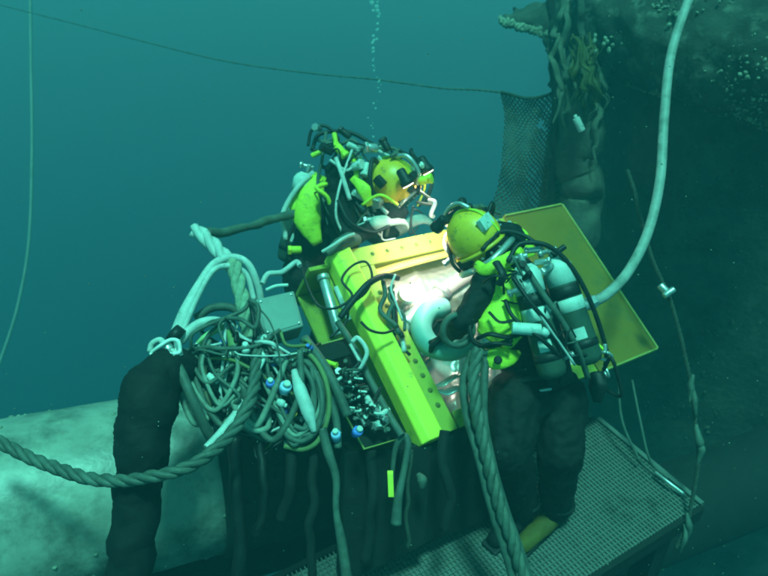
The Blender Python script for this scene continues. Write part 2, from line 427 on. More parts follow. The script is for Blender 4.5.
# ------------------------------------------------------------------ yellow box clamped on the pipe
A = P(330, 256, 3.6)
Bc = P(560, 208, 3.6*1.25723); Cc = P(425, 442, 3.6*.89375)
U = (Bc-A); LU = U.length; U.normalize()
Vv = (Cc-A); Vv = (Vv-U*Vv.dot(U)); LV = Vv.length; Vv.normalize()
Nn = Vv.cross(U).normalized()
if Nn.z < 0: Nn = -Nn
def Q(a, b, h=0): return A+U*a+Vv*b+Nn*h
ybox = empty('yellow_box', Q(LU/2, LV/2, -.4), 'large open yellow steel box clamped over the pipe between the two divers', 'steel box')
def slab(name, a0, a1, b0, b1, h0, h1, mt, bevel=.006, parent=ybox):
    m = MB(); m.box(Q(a0, b0, h0), (U*(a1-a0), Vv*(b1-b0), Nn*(h1-h0))); return m.build(name, mt, parent, bevel=bevel)
D = .30
slab('wall', .035, .065, .03, LV-.02, -D, -.012, OLV)                 # left wall
slab('wall', .0, LU, -.0, .03, -.10, -.012, OLV)
slab('wall', .065, LU-.05, .032, .06, -D, -.012, ORG if False else OLV)
slab('wall', .067, LU-.05, LV-.05, LV-.022, -D*.6, -.012, OLV)
slab('wall', LU-.048, LU-.02, .032, LV-.022, -D, -.012, PAN)
# bright raised left beam (two faces, with a ridge)
m = MB(); prof = [(-.012, -.07), (-.012, .02), (.02, .052), (.105, .052), (.12, .03), (.12, -.01)]
r0 = [Q(a, -.01, h) for a, h in prof]; r1 = [Q(a, LV+.01, h) for a, h in prof]
m.rings([r0, r1], smooth=False); m.build('edge_beam', YEL, ybox, bevel=.006)
slab('inner_flange', .121, .225, .11, LV-.001, -.01, .004, FLG, .003)
slab('back_flange', .121, LU-.50, -.012, .108, -.011, .006, FLG, .003)
slab('front_flange', .236, LU-.30, LV-.09, LV, -.012, .004, OLV, .003)
pl = slab('side_panel', LU-.52, LU, -.005, LV+.005, .008, .02, PAN, .003); tag(pl, 'dull olive panel along the right side')
slab('panel_lip', LU-.001, LU+.012, -.01, LV+.012, -.01, .034, PEDG, .002)
slab('panel_lip', LU-.52, LU-.0015, LV+.006, LV+.018, -.01, .034, PEDG, .002)
slab('panel_lip', LU-.52, LU-.0015, -.018, -.0055, -.01, .034, PEDG, .002)
bolt = MB(); bolt.lathe(Q(.18, .2, .004), Nn, [(0, .016), (.004, .013), (.004, .009), (.011, .009), (.013, .007)], 6)
b0 = bolt.build('bolt', mat('painted_bolt', (.14, .16, .03), .6), ybox)
def bolts(lst, base):
    for a, b_ in lst:
        o = b0.copy(); C.objects.link(o); o.parent = ybox; o.location = U*(a-.18)+Vv*(b_-.2)
bolts([(.18, .2+i*.085) for i in range(1, int((LV-.25)/.085))], 0)
bolts([(.25+i*.1, .045) for i in range(0, int((LU-.8)/.1))], 0)
bolts([(.3+i*.1, LV-.045) for i in range(0, 7)], 0)
# orange-yellow lip inside the back edge
m = MB(); m.tube([Q(.2, .14, -.05), Q(.5, .125, -.05), Q(.85, .12, -.05), Q(1.0, .12, -.06)], .03, n=12, k=6, flat=.6); m.build('seal_strip', mat('yellow_seal', (.8, .6, .12), .5, var=.15), ybox)
# interior: cleaned pipe section and crumpled pale liner
m = MB(); NUi, NVi = 150, 100; vs = []; fs = []
for i in range(NUi+1):
    for j in range(NVi+1):
        a = .07+i/NUi*(LU-.13); b_ = .062+j/NVi*(LV-.115)
        x = (b_-LV*.50)/(LV*.5)
        h = -.28+.16*max(0, 1-x*x)**.5
        q_ = V((a*4.3, b_*4.3, 1.3)); h += .045*noise.noise(q_*.8)+.03*(1-abs(noise.noise(q_*1.1)))**6-.01+.014*abs(noise.noise(q_*3.2))+.003*noise.noise(q_*9)
        vs.append(Q(a, b_, h))
for i in range(NUi):
    for j in range(NVi):
        k0 = i*(NVi+1)+j; fs.append((k0, k0+1, k0+NVi+2, k0+NVi+1))
m.add(vs, fs, True)
m.build('pale_liner', CLN, ybox)
m = MB(); m.tube(PP([(392, 338, 3.56), (425, 306, 3.68), (462, 280, 3.8), (500, 256, 3.95)]), .05, n=22, k=6); m.build('clean_pipe', CLN, ybox)
for a, b_ in ((404, 326), (440, 296)): 
    m = MB(); m.cyl(P(a, b_, 3.6+.0033*(a-404)), P(a+4, b_-4, 3.62+.0033*(a-404)), .062, n=20); m.build('pipe_collar', STL, ybox)
# valve stack inside the left corner
m = MB(); m.cyl(Q(.30, .36, -.2), Q(.31, .35, .0), .03); m.cyl(Q(.31, .35, 0), Q(.31, .35, .04), .05); m.cyl(Q(.26, .42, -.06), Q(.40, .32, -.06), .02); m.cyl(Q(.25, .62, -.05), Q(.44, .52, -.03), .014)
m.build('valve_stem', STL, ybox)
for i in (8, 10, 12):      # crumpled silver tape strips lying on the liner
    x, y = [(392, 262), (408, 268), (420, 258), (400, 282), (418, 280), (436, 262), (426, 272), (442, 274), (428, 352), (440, 362), (448, 378), (436, 372), (452, 392), (444, 398), (420, 338), (404, 300)][i]
    d = 3.62+(300-y)*.0022; dx, dy = random.uniform(7, 14), random.uniform(-8, 5)
    m = MB(); m.tube(PP([(x-dx, y-dy, d), (x-dx*.3, y-dy*.4+2, d-.02), (x+dx*.4, y+dy*.3-2, d), (x+dx, y+dy, d+.01)]), .03, n=8, k=8, radii=[.014, .03, .026, .01], flat=.22, wob=.03)
    m.build('tape_strip', [STL, CLN, STL][i % 3], ybox, disp=.008, dscale=.02)
for i in range(9):       # small hoses and fittings in the left end of the box
    x, y = random.uniform(380, 400), random.uniform(272, 330); m = MB()
    m.tube(PP([(x, y, 3.5), (x+random.uniform(-8, 8), y+14, 3.46), (x+random.uniform(-4, 12), y+30, 3.42), (x+random.uniform(6, 16), y+46, 3.38)]), random.choice([.006, .009, .013]), n=7, k=6); m.build('jumper_hose', [GRH, WHT, STL, RUB][i % 4], ybox)
# side equipment on the outside of the left wall
slab('side_skirt', -.14, .034, .06, .50, -.30, -.29+.012, OLV, .003)
slab('end_plate', -.14, .034, .03, .055, -.30, -.02, OLV, .004)
slab('corner_gusset', -.05, .033, .06, .30, -.10, -.088, OLV, .003)
m = MB(); m.cyl(Q(-.06, .10, -.07), Q(-.10, .42, -.10), .028); m.cyl(Q(-.06, .10, -.07), Q(-.055, .07, -.065), .036); m.build('clamp_cylinder', STL, ybox)
m = MB(); m.cyl(Q(-.015, .16, -.06), Q(-.02, .36, -.08), .016); m.build('clamp_rod', WHT, ybox)

# black plates added to stand in for the shade under the box front
cl = empty('shade_frame', P(360, 560, 3.2), 'added black plates standing in for the shade beneath the front of the yellow box', 'frame')
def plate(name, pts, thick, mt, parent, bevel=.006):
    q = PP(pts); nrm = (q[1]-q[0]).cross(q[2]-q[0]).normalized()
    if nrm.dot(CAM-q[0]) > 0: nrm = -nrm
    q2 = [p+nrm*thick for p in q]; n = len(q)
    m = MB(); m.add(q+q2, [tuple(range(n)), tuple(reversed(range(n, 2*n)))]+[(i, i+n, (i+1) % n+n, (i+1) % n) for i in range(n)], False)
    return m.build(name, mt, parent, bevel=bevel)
plate('shade_plate', [(345, 452, 3.12), (432, 446, 3.22), (425, 545, 3.3), (340, 585, 3.25)], .12, DST, cl)
plate('shade_plate', [(428, 446, 3.25), (530, 405, 3.6), (530, 505, 3.75), (420, 545, 3.4)], .12, DST, cl)
for x, y0, y1, r, mt in ((236, 438, 590, .03, RUB), (262, 436, 540, .02, RUB), (290, 450, 520, .024, DST), (312, 448, 600, .02, DST),
                         (372, 450, 560, .026, DST), (444, 432, 530, .024, DST), (412, 450, 550, .010, DROP)):
    m = MB(); dd = 2.92 if x < 320 else 3.08
    m.tube(PP([(x, y0, dd+.03), (x+random.uniform(-4, 4), y0+(y1-y0)*.3, dd), (x+random.uniform(-5, 5), y0+(y1-y0)*.6, dd), (x+random.uniform(-8, 6), y1, dd+.02)]), r, n=9, k=10, wob=.02)
    m.build('hanging_hose', mt, cl)  # near-black hose colours carry the shade of this area

# ------------------------------------------------------------------ divers
def capsule(m, a, b, ra, rb, n=14, flat=1.0):
    a, b = V(a), V(b); L = (b-a).length; ax = (b-a).normalized()
    pts = []; rad = []
    for i in range(5):
        t = PI/2*(i/5); pts.append(a-ax*ra*math.cos(t)); rad.append(max(ra*math.sin(t), ra*.12))
    pts.append(a); rad.append(ra)
    for i in range(1, 5):
        pts.append(a.lerp(b, i/5)); rad.append(ra+(rb-ra)*i/5)
    pts.append(b); rad.append(rb)
    for i in range(1, 6):
        t = PI/2*(i/5); pts.append(b+ax*rb*math.sin(t)); rad.append(max(rb*math.cos(t), rb*.12))
    m.tube(pts, 0, n=n, radii=rad, smooth_path=False, flat=flat)
def hand(m, wrist, d, palmn, curl=.6, s=1.0):
    """palm with four curled fingers and a thumb, gloved"""
    d = V(d).normalized(); palmn = V(palmn); palmn = (palmn-d*palmn.dot(d)).normalized(); side = d.cross(palmn)
    w_ = V(wrist); k = s
    for i in range(4):
        o = (i-1.5)*.021*k; base = w_+d*.085*k+side*o
        capsule(m, w_+side*o*.6+d*.01, base, .019*k, .016*k, 8)
        L = [.042, .048, .045, .036][i]*k; cur = d.copy(); p = base
        for sgm in range(3):
            ang = curl*(.5+.35*sgm); cur = (cur*math.cos(ang)+palmn*math.sin(ang)).normalized() if sgm else (d*math.cos(curl*.5)+palmn*math.sin(curl*.5)).normalized()
            q = p+cur*L*(1-.2*sgm); capsule(m, p, q, (.0135-.001*sgm)*k, (.0125-.001*sgm)*k, 8); p = q
    t0 = w_+side*.03*k+d*.025*k; t1 = t0+(side*.7+d*.6+palmn*.4).normalized()*.045*k; t2 = t1+(d*.8+palmn*.6).normalized()*.035*k
    capsule(m, t0, t1, .018*k, .015*k, 8); capsule(m, t1, t2, .015*k, .012*k, 8)
def body(m, j):
    """one continuous wetsuit body from joint positions"""
    capsule(m, j['hip'], j['waist'], .165, .145, 20)
    capsule(m, j['waist'], j['chest'], .145, .175, 20)
    capsule(m, j['chest'], j['neck'], .155, .085, 18)
    for s in 'lr':
        capsule(m, j['chest'], j['sh'+s], .12, .085)
        capsule(m, j['neck'], j['sh'+s], .07, .075)
        capsule(m, j['sh'+s], j['el'+s], .075, .056); capsule(m, j['el'+s], j['wr'+s], .055, .037)
        capsule(m, j['hip'], j['hp'+s], .165, .15)
        capsule(m, j['hp'+s], j['kn'+s], .152, .122); capsule(m, j['kn'+s], j['an'+s], .118, .085)
def helmet(root, c, face, up, lamps=True, s=1.0, seed=0):
    """yellow surface-supplied helmet; local +Y is the face"""
    R = basis(face, up); c = V(c); X = lambda x, y, z: c+R @ (V((x, y, z))*s)
    m = MB()
    # shell: flattened at the neck, fuller at the back
    rs = []
    for i in range(19):
        th = PI*(i+.15)/18.3; ring = []
        for j in range(32):
            ph = 2*PI*j/32
            x, y, z = .135*math.sin(th)*math.cos(ph), .150*math.sin(th)*math.sin(ph), .155*math.cos(th)
            if y > .07: y = .07+(y-.07)*.65
            if z < -.05: x *= .96; y *= .96
            z = max(z, -.125)
            ring.append(X(x, y, z))
        rs.append(ring)
    m.rings(list(reversed(rs))); sh = m.build('helmet', HYEL, root)
    m = MB(); m.ell(X(0, .105, .02), (.088*s, .035*s, .062*s), 22, 12, M=R.to_4x4()); m.build('visor', VIS, sh)
    m = MB(); pts = [X(.094*math.cos(a), .118+.0*math.cos(a), .02+.068*math.sin(a)) for a in [2*PI*i/28 for i in range(29)]]; m.tube(pts, .010*s, n=8, smooth_path=False); m.build('visor_frame', STL, sh)
    m = MB(); m.lathe(X(0, .10, -.075), R @ V((0, 1, -.15)), [(0, .05*s), (.03*s, .052*s), (.036*s, .044*s), (.06*s, .042*s), (.065*s, .03*s)], 18); m.build('regulator', RUB, sh)
    m = MB(); m.cyl(X(.135, .03, -.02), X(.185, .035, -.02), .026*s); m.cyl(X(.165, .035, -.02), X(.165, -.07, -.015), .017*s); m.cyl(X(.165, .06, -.02), X(.165, .11, -.02), .012*s); m.build('side_block', STL, sh)
    m = MB(); m.tube([X(-.15, .0, -.12), X(-.14, -.12, -.11), X(0, -.165, -.1), X(.14, -.12, -.11), X(.15, 0, -.12), X(.11, .11, -.12), X(-.11, .11, -.12), X(-.15, 0, -.12)], .018*s, n=10, k=6); m.build('neck_clamp', STL, sh)
    m = MB(); m.lathe(X(0, -.01, -.20), R @ V((0, 0, 1)), [(0, .10*s), (.03*s, .112*s), (.08*s, .115*s), (.09*s, .10*s)], 24); m.build('neck_dam', BLK, sh)
    m = MB(); m.tube([X(0, .10, .12), X(0, .06, .185), X(0, -.03, .2), X(0, -.08, .15)], .012*s, n=8, k=6); m.build('top_handle', STL, sh)
    m = MB(); m.tube([X(.04, -.12, .07), X(.10, -.14, .10), X(.17, -.07, .05), X(.16, .02, -.02)], .012*s, n=8, k=8); m.build('gas_hose', RUB, sh)
    m = MB(); m.cbox(X(-.03, -.135, .055), (.05*s, .014*s, .03*s), R.to_4x4()); m.build('name_patch', BND, sh)
    m = MB(); m.cbox(X(.145, -.03, .07), (.018*s, .03*s, .02*s), R.to_4x4()); m.build('comms_block', RUB, sh, bevel=.004)
    m = MB(); m.box(X(-.085, .075, -.045), (R @ V((.17*s, 0, 0)), R @ V((0, .045*s, 0)), R @ V((0, 0, .135*s)))); m.build('port_housing', HYEL, sh, bevel=.018)
    m = MB(); m.torus(X(0, -.01, -.055), R @ V((0, 0, 1)), .142*s, .010*s, n=36); m.build('shell_ridge', HYEL, sh)
    for k_ in range(7):
        a_ = PI*(.15+.7*k_/6)+PI; m = MB(); p_ = X(.135*math.cos(a_), .145*math.sin(a_), -.085); m.cyl(p_, p_+(p_-c).normalized()*.014, .008*s, n=6, smooth=False); m.build('shell_bolt', STL, sh)
    # side brackets, seams and rear fittings
    for sx in (-1, 1):
        m = MB(); m.cbox(X(sx*.125, .04, -.07), (.014*s, .04*s, .022*s), R.to_4x4()); m.build('jaw_bracket', RUB, sh, bevel=.004)
        m = MB(); m.tube([X(sx*.10, .09, -.10), X(sx*.13, .02, -.13), X(sx*.09, -.09, -.13)], .011*s, n=7, k=6); m.build('whisker_hose', RUB, sh)
    m = MB(); m.tube([X(.0, .075, .135), X(0, -.02, .160), X(0, -.11, .115), X(0, -.152, .0), X(0, -.13, -.09)], .007*s, n=7, k=6); m.build('shell_seam', JYEL, sh)
    m = MB(); m.cbox(X(0, .06, .155), (.05*s, .02*s, .018*s), R.to_4x4()); m.build('top_weight', RUB, sh, bevel=.004)
    m = MB(); m.cbox(X(.06, -.10, -.03), (.028*s, .03*s, .02*s), R.to_4x4()); m.build('rear_latch', STL, sh, bevel=.004)
    if lamps:
        for sx in (-1, 1):
            lb = MB(); lb.tube([X(sx*.08, .02, .15), X(sx*.11, .05, .175)], .008*s, smooth_path=False)
            lb.lathe(X(sx*.11, .0, .185), R @ V((0, 1, -.35)), [(0, .015*s), (.01*s, .024*s), (.06*s, .026*s), (.065*s, .034*s), (.09*s, .036*s), (.092*s, .030*s)], 18)
            l = lb.build('helmet_lamp', RUB, sh)
            le = MB(); ax = (R @ V((0, 1, -.35))).normalized(); o_ = X(sx*.11, 0, .185)+ax*(.091*s); le.lathe(o_, ax, [(0, .029*s), (.004, .029*s), (.006, .018*s)], 18); le.build('lens', LENS, sh)
            yield o_+ax*.03, ax
def spot(p, target, energy, size=60, blend=.6, col=(1, .93, .78)):
    d = bpy.data.lights.new('helmet_lamp_light', 'SPOT'); o = bpy.data.objects.new('helmet_lamp_light', d); C.objects.link(o)
    d.energy = energy; d.spot_size = math.radians(size); d.spot_blend = blend; d.shadow_soft_size = .02; d.color = col
    o.location = p; o.rotation_euler = (V(target)-V(p)).to_track_quat('-Z', 'Y').to_euler()

# --- front diver (right): leans over the box from the walkway
fd = empty('person', P(545, 528, 3.6), 'front diver leaning over the yellow box, twin air cylinders on the back', 'diver')
J = dict(hip=P(536, 388, 3.42), waist=P(525, 340, 3.38), chest=P(511, 290, 3.38), neck=P(497, 258, 3.45),
         shl=P(487, 284, 3.24), ell=P(463, 322, 3.14), wrl=P(446, 336, 3.36),
         shr=P(512, 262, 3.62), elr=P(486, 300, 3.74), wrr=P(458, 322, 3.66),
         hpl=P(516, 400, 3.32), knl=P(508, 448, 3.24), anl=P(522, 506, 3.60),
         hpr=P(558, 398, 3.44), knr=P(560, 450, 3.36), anr=P(556, 508, 3.66))
m = MB(); body(m, J)
hand(m, J['wrl'], P(430, 344, 3.52)-J['wrl'], V((-.2, .3, -.9)), .7, 1.1)
hand(m, J['wrr'], P(436, 330, 3.66)-J['wrr'], V((0, 0, -1)), .6, 1.1)
m.build('wetsuit_body', BLK, fd, remesh=.011, disp=.035, dscale=.075)
for an, toe, bm in ((J['anl'], P(497, 532, 3.52), BLK), (J['anr'], P(522, 546, 3.52), BOT)):
    m = MB(); heel = V((an.x, an.y, an.z-.02)); 
    toe = V((toe.x, toe.y, .045)); hb = V((an.x+.03, an.y+.02, .06))
    capsule(m, heel+V((0, 0, .06)), hb, .064, .062); capsule(m, hb, toe, .06, .048, flat=.9); capsule(m, hb.lerp(toe, .4), toe, .062, .05, flat=.7)
    m.build('boot', bm, fd, remesh=.011, disp=.012, dscale=.05)
    m = MB(); d_ = (toe-hb).normalized(); sd = V((-d_.y, d_.x, 0)); pts_ = [hb-d_*.07, toe+d_*.05]
    m.box(V((hb.x, hb.y, .012))-d_*.07-sd*.052, (d_*((toe-hb).length+.13), sd*.104, V((0, 0, .022)))); m.build('boot_sole', RUB, fd, bevel=.01)
    m = MB(); m.torus(an+V((0, 0, .05)), V((0, .1, 1)), .088, .010); m.build('ankle_strap', RUB, fd)
HC = P(474, 238, 3.40); face_dir = V((-.62, .42, -.62))
lampf = list(helmet(fd, HC, face_dir, V((-.25, .1, 1)), s=.99))
# twin cylinders on the back
def cylinder(root, a, b, r):
    ax = (b-a).normalized(); L = (b-a).length; m = MB()
    m.lathe(a, ax, [(0, r*.25), (.008, r*.5), (.025, r*.82), (.05, r), (L-.04, r), (L-.012, r*.85), (L, r*.5)], 28); c = m.build('air_cylinder', CYL, root)
    m = MB(); m.lathe(a+ax*.006, ax, [(0, r*.56), (.02, r*.86), (.046, r*1.04), (.135, r*1.04), (.136, r*1.0)], 28); m.build('shoulder_band', BND, c)
    m = MB(); m.lathe(a+ax*.15, ax, [(0, r*1.0), (.001, r*1.04), (.055, r*1.04), (.056, r)], 28); m.build('strap_band', RUB, c)
    m = MB(); m.lathe(a+ax*.212, ax, [(0, r*1.0), (.001, r*1.03), (.062, r*1.03), (.063, r)], 28); m.build('pale_ring', BND, c)
    m = MB(); m.lathe(a+ax*(L-.12), ax, [(0, r*1.0), (.001, r*1.04), (.035, r*1.04), (.036, r)], 28); m.build('strap_band', RUB, c)
    # square label on camera side
    tocam = (CAM-(a+b)/2); tocam = (tocam-ax*tocam.dot(ax)).normalized(); sd = ax.cross(tocam)
    m = MB(); cc = a+ax*(L*.66); rs = []
    vs = []
    for i in range(7):
        an_ = (i-3)/3*.45
        for t in (0, .055): vs.append(cc+ax*t+(tocam*math.cos(an_)+sd*math.sin(an_))*(r*1.015))
    vs += [v+(cc-v-(ax*((cc-v).dot(ax))))*.03 for v in vs]
    fs = [(2*i, 2*i+1, 2*i+3, 2*i+2) for i in range(6)]+[(14+2*i, 14+2*i+2, 14+2*i+3, 14+2*i+1) for i in range(6)]
    m.add(vs, fs, True); m.build('label_plate', BND, c)
    m = MB(); m.cyl(a-ax*.05, a+ax*.01, .017); m.cyl(a-ax*.035-sd*.03, a-ax*.035+sd*.04, .012); m.lathe(a-ax*.035+sd*.04, sd, [(0, .02), (.02, .022), (.024, .018)], 10); m.build('valve', STL, c)
    return c
cylinder(fd, P(523, 264, 3.13), P(554, 378, 3.10), .068)
cylinder(fd, P(553, 257, 3.22), P(590, 364, 3.18), .070)
m = MB(); m.tube(PP([(512, 268, 3.30), (535, 300, 3.28), (550, 345, 3.28), (560, 384, 3.3)]), .10, n=16, k=6, flat=.5); m.build('backpack_frame', RUB, fd)
# yellow harness pieces: side panel, shoulder strap, waist pads, buoyancy pocket
def slabby(name, pts, radii, flat, mt, root, disp=.012):
    m = MB(); q = PP(pts); up = (CAM-q[len(q)//2]).normalized()
    m.tube(q, 0, n=18, k=6, radii=radii, flat=flat, updir=up); return m.build(name, mt, root, disp=disp, dscale=.05)
slabby('harness_panel', [(499, 268, 3.20), (506, 284, 3.17), (506, 306, 3.15), (499, 328, 3.14), (492, 340, 3.16)], [.05, .072, .075, .115, .085], .35, JYEL, fd)
slabby('shoulder_strap', [(476, 264, 3.22), (486, 270, 3.16), (499, 264, 3.15), (514, 256, 3.2), (522, 250, 3.3)], [.022, .030, .034, .03, .02], .5, JYEL, fd)
slabby('waist_pad', [(480, 352, 3.14), (494, 358, 3.10), (508, 357, 3.12), (520, 352, 3.2)], [.02, .055, .045, .012], .4, JYEL, fd)
slabby('buoyancy_pocket', [(511, 226, 3.56), (518, 236, 3.52), (524, 248, 3.5), (528, 258, 3.5)], [.03, .05, .05, .04], .6, JYEL, fd)
slabby('pocket_trim', [(509, 222, 3.5), (514, 238, 3.44), (520, 254, 3.42)], [.012, .013, .012], .8, WHT, fd, 0)
m = MB(); m.cyl(P(512, 328, 3.03), P(541, 330, 3.02), .028, n=18); m.lathe(P(541, 330, 3.02), P(550, 336, 3.02)-P(541, 330, 3.02), [(0, .02), (.02, .022), (.04, .014)], 14); m.build('inflator_fitting', BND, fd)
for pts, r, mt in (
    ([(508, 262, 3.12), (520, 244, 3.15), (548, 246, 3.15), (572, 268, 3.16), (592, 305, 3.18), (606, 350, 3.22), (604, 372, 3.25)], .012, RUB),
    ([(522, 262, 3.08), (540, 290, 3.04), (560, 318, 3.05), (578, 350, 3.1), (588, 378, 3.2)], .014, GRH),
    ([(512, 276, 3.06), (530, 302, 3.0), (552, 330, 3.02), (562, 360, 3.08), (560, 384, 3.2)], .011, RUB),
    ([(505, 300, 3.1), (514, 318, 3.06), (540, 338, 3.0), (560, 356, 3.05)], .010, RUB),
    ([(482, 250, 3.25), (500, 232, 3.3), (525, 236, 3.3), (545, 252, 3.25)], .011, RUB),
    ([(480, 300, 3.2), (470, 322, 3.12), (474, 342, 3.1), (490, 346, 3.1), (512, 340, 3.05)], .012, RUB),
    ([(455, 222, 3.4), (448, 240, 3.4), (452, 262, 3.4), (460, 272, 3.4)], .010, RUB),
    ([(500, 214, 3.6), (478, 206, 3.55), (456, 216, 3.45), (449, 234, 3.42)], .009, GRH),
    ([(530, 300, 3.02), (545, 322, 3.0), (575, 365, 3.08)], .006, WHT)):
    m = MB(); m.tube(PP(pts), r, n=8, k=8); m.build('harness_hose', mt, fd)
for x, y, d_ in ((520, 268, 3.1), (541, 262, 3.12), (534, 250, 3.18), (548, 268, 3.14), (560, 250, 3.2), (527, 276, 3.05), (517, 290, 3.05), (483, 352, 3.1), (568, 356, 3.1)):
    m = MB(); ax = V((random.uniform(-1, 1), random.uniform(-.5, .5), random.uniform(-1, 1))).normalized(); p = P(x, y, d_)
    m.cyl(p-ax*.03, p+ax*.03, .014, n=10); m.cyl(p+ax*.03, p+ax*.045, .02, n=6, smooth=False); m.build('fitting', random.choice([STL, BND, RUB]), fd)
for i in range(12):
    t = random.random(); x = 505+t*95+random.uniform(-12, 12); y = 262+t*105+random.uniform(-16, 10); m = MB()
    m.tube(PP([(x, y, 3.12), (x+random.uniform(-10, 12), y+random.uniform(-12, 6), 3.06), (x+random.uniform(-14, 18), y+random.uniform(6, 26), 3.08), (x+random.uniform(-6, 20), y+random.uniform(14, 34), 3.14)]), random.choice([.004, .006, .009]), n=7, k=6)
    m.build('harness_hose', random.choice([RUB, RUB, GRH, RUB, WHT]), fd)
for i in range(16):
    x, y = random.uniform(442, 500), random.uniform(208, 272)
    if 452 < x < 494 and 216 < y < 258: continue
    p = P(x, y, 3.42); ax = V((random.uniform(-1, 1), random.uniform(-.5, .5), random.uniform(-1, 1))).normalized(); m = MB(); m.cyl(p-ax*.03, p+ax*.03, .013, n=10); m.cyl(p+ax*.03, p+ax*.042, .018, n=6, smooth=False); m.build('fitting', random.choice([RUB, GRH, STL, RUB]), fd)
m = MB(); capsule(m, P(491, 246, 3.36), P(507, 240, 3.42), .085, .095, 20); capsule(m, P(503, 232, 3.42), P(512, 244, 3.4), .06, .05); m.build('neck_hood', BLK, fd, remesh=.011, disp=.02, dscale=.05)
for pts, r in (([(478, 338, 3.10), (490, 334, 3.04), (506, 337, 3.04), (520, 334, 3.1)], .016), ([(480, 346, 3.08), (494, 343, 3.03), (512, 345, 3.04)], .011), ([(496, 262, 3.10), (503, 275, 3.06), (499, 285, 3.08)], .02), ([(484, 282, 3.12), (494, 276, 3.06), (508, 278, 3.06)], .010), ([(489, 312, 3.08), (500, 322, 3.04), (515, 320, 3.06)], .008)):
    m = MB(); m.tube(PP(pts), r, n=10, k=8, flat=.6); m.build('black_webbing', RUB, fd)
m = MB(); m.lathe(P(498, 360, 3.06), CAM-P(498, 360, 3.06), [(0, .018), (.008, .02), (.012, .014)], 14); m.build('vent_button', RUB, fd)
# belt and metal rings at the hip
m = MB(); q = P(530, 372, 3.4); m.torus(q, (P(538, 395, 3.4)-P(522, 345, 3.4)), .185, .018, n=32); m.build('waist_belt', RUB, fd)
m = MB(); m.cyl(P(531, 392, 3.22), P(556, 388, 3.24), .009, n=8); m.build('belt_buckle', STL, fd)
m = MB(); m.torus(P(605, 356, 3.2), V((.3, 1, .3)), .03, .008); m.torus(P(606, 372, 3.2), V((1, .2, .3)), .026, .007); m.cyl(P(605, 344, 3.2), P(605, 352, 3.2), .01); m.build('snap_hook', STL, fd)
m = MB(); m.tube(PP([(588, 330, 3.25), (596, 342, 3.22), (604, 350, 3.2)]), .007, n=6); m.build('yellow_tether', JYEL, fd)
slabby('thigh_pocket', [(596, 372, 3.4), (598, 386, 3.38), (597, 402, 3.4)], [.03, .05, .02], .5, RUB, fd)
# knee and shin armour
m = MB(); m.ell(J['knl']+V((-.02, -.03, .0)), (.09, .09, .10), 14, 10); m.build('knee_pad', RUB, fd)

# --- rear diver (behind the far side of the box)
rd = empty('person', P(312, 330, 4.6), 'rear diver crouched behind the box facing right, helmet ringed with hoses', 'diver')
J2 = dict(hip=P(308, 272, 4.30), waist=P(316, 240, 4.22), chest=P(333, 208, 4.15), neck=P(366, 192, 4.15),
          shl=P(344, 208, 4.32), ell=P(378, 238, 4.42), wrl=P(405, 226, 4.38),
          shr=P(338, 206, 3.95), elr=P(350, 240, 3.86), wrr=P(384, 222, 3.90),
          hpl=P(316, 282, 4.42), knl=P(352, 300, 4.5), anl=P(330, 345, 4.75),
          hpr=P(306, 282, 4.2), knr=P(340, 305, 4.3), anr=P(318, 350, 4.6))
m = MB(); body(m, J2)
m.build('wetsuit_body', BLK, rd, remesh=.012, disp=.03, dscale=.07)
for s_, a_, tgt in (('l', J2['wrl'], P(424, 216, 4.34)), ('r', J2['wrr'], P(402, 218, 3.94))):
    m = MB(); capsule(m, a_-(tgt-a_).normalized()*.05, a_, .046, .042); hand(m, a_, tgt-a_, V((.1, .3, -1)), .8, 1.0); m.build('glove', GLV, rd, remesh=.007)
H2 = P(391, 186, 4.02)
lampr = list(helmet(rd, H2, V((.66, -.42, -.55)), V((.1, 0, 1)), s=1.14))
slabby('harness_panel', [(322, 176, 4.0), (312, 196, 3.98), (308, 220, 3.98), (318, 244, 4.0)], [.03, .075, .085, .03], .45, JYEL, rd)
slabby('back_pad', [(302, 186, 4.05), (297, 206, 4.05), (301, 226, 4.05)], [.03, .05, .03], .6, JYEL, rd)
slabby('shoulder_strap', [(346, 150, 4.0), (356, 160, 3.95), (360, 178, 3.92)], [.02, .035, .03], .6, JYEL, rd)
cylinder(rd, P(308, 172, 4.3), P(288, 262, 4.42), .08)
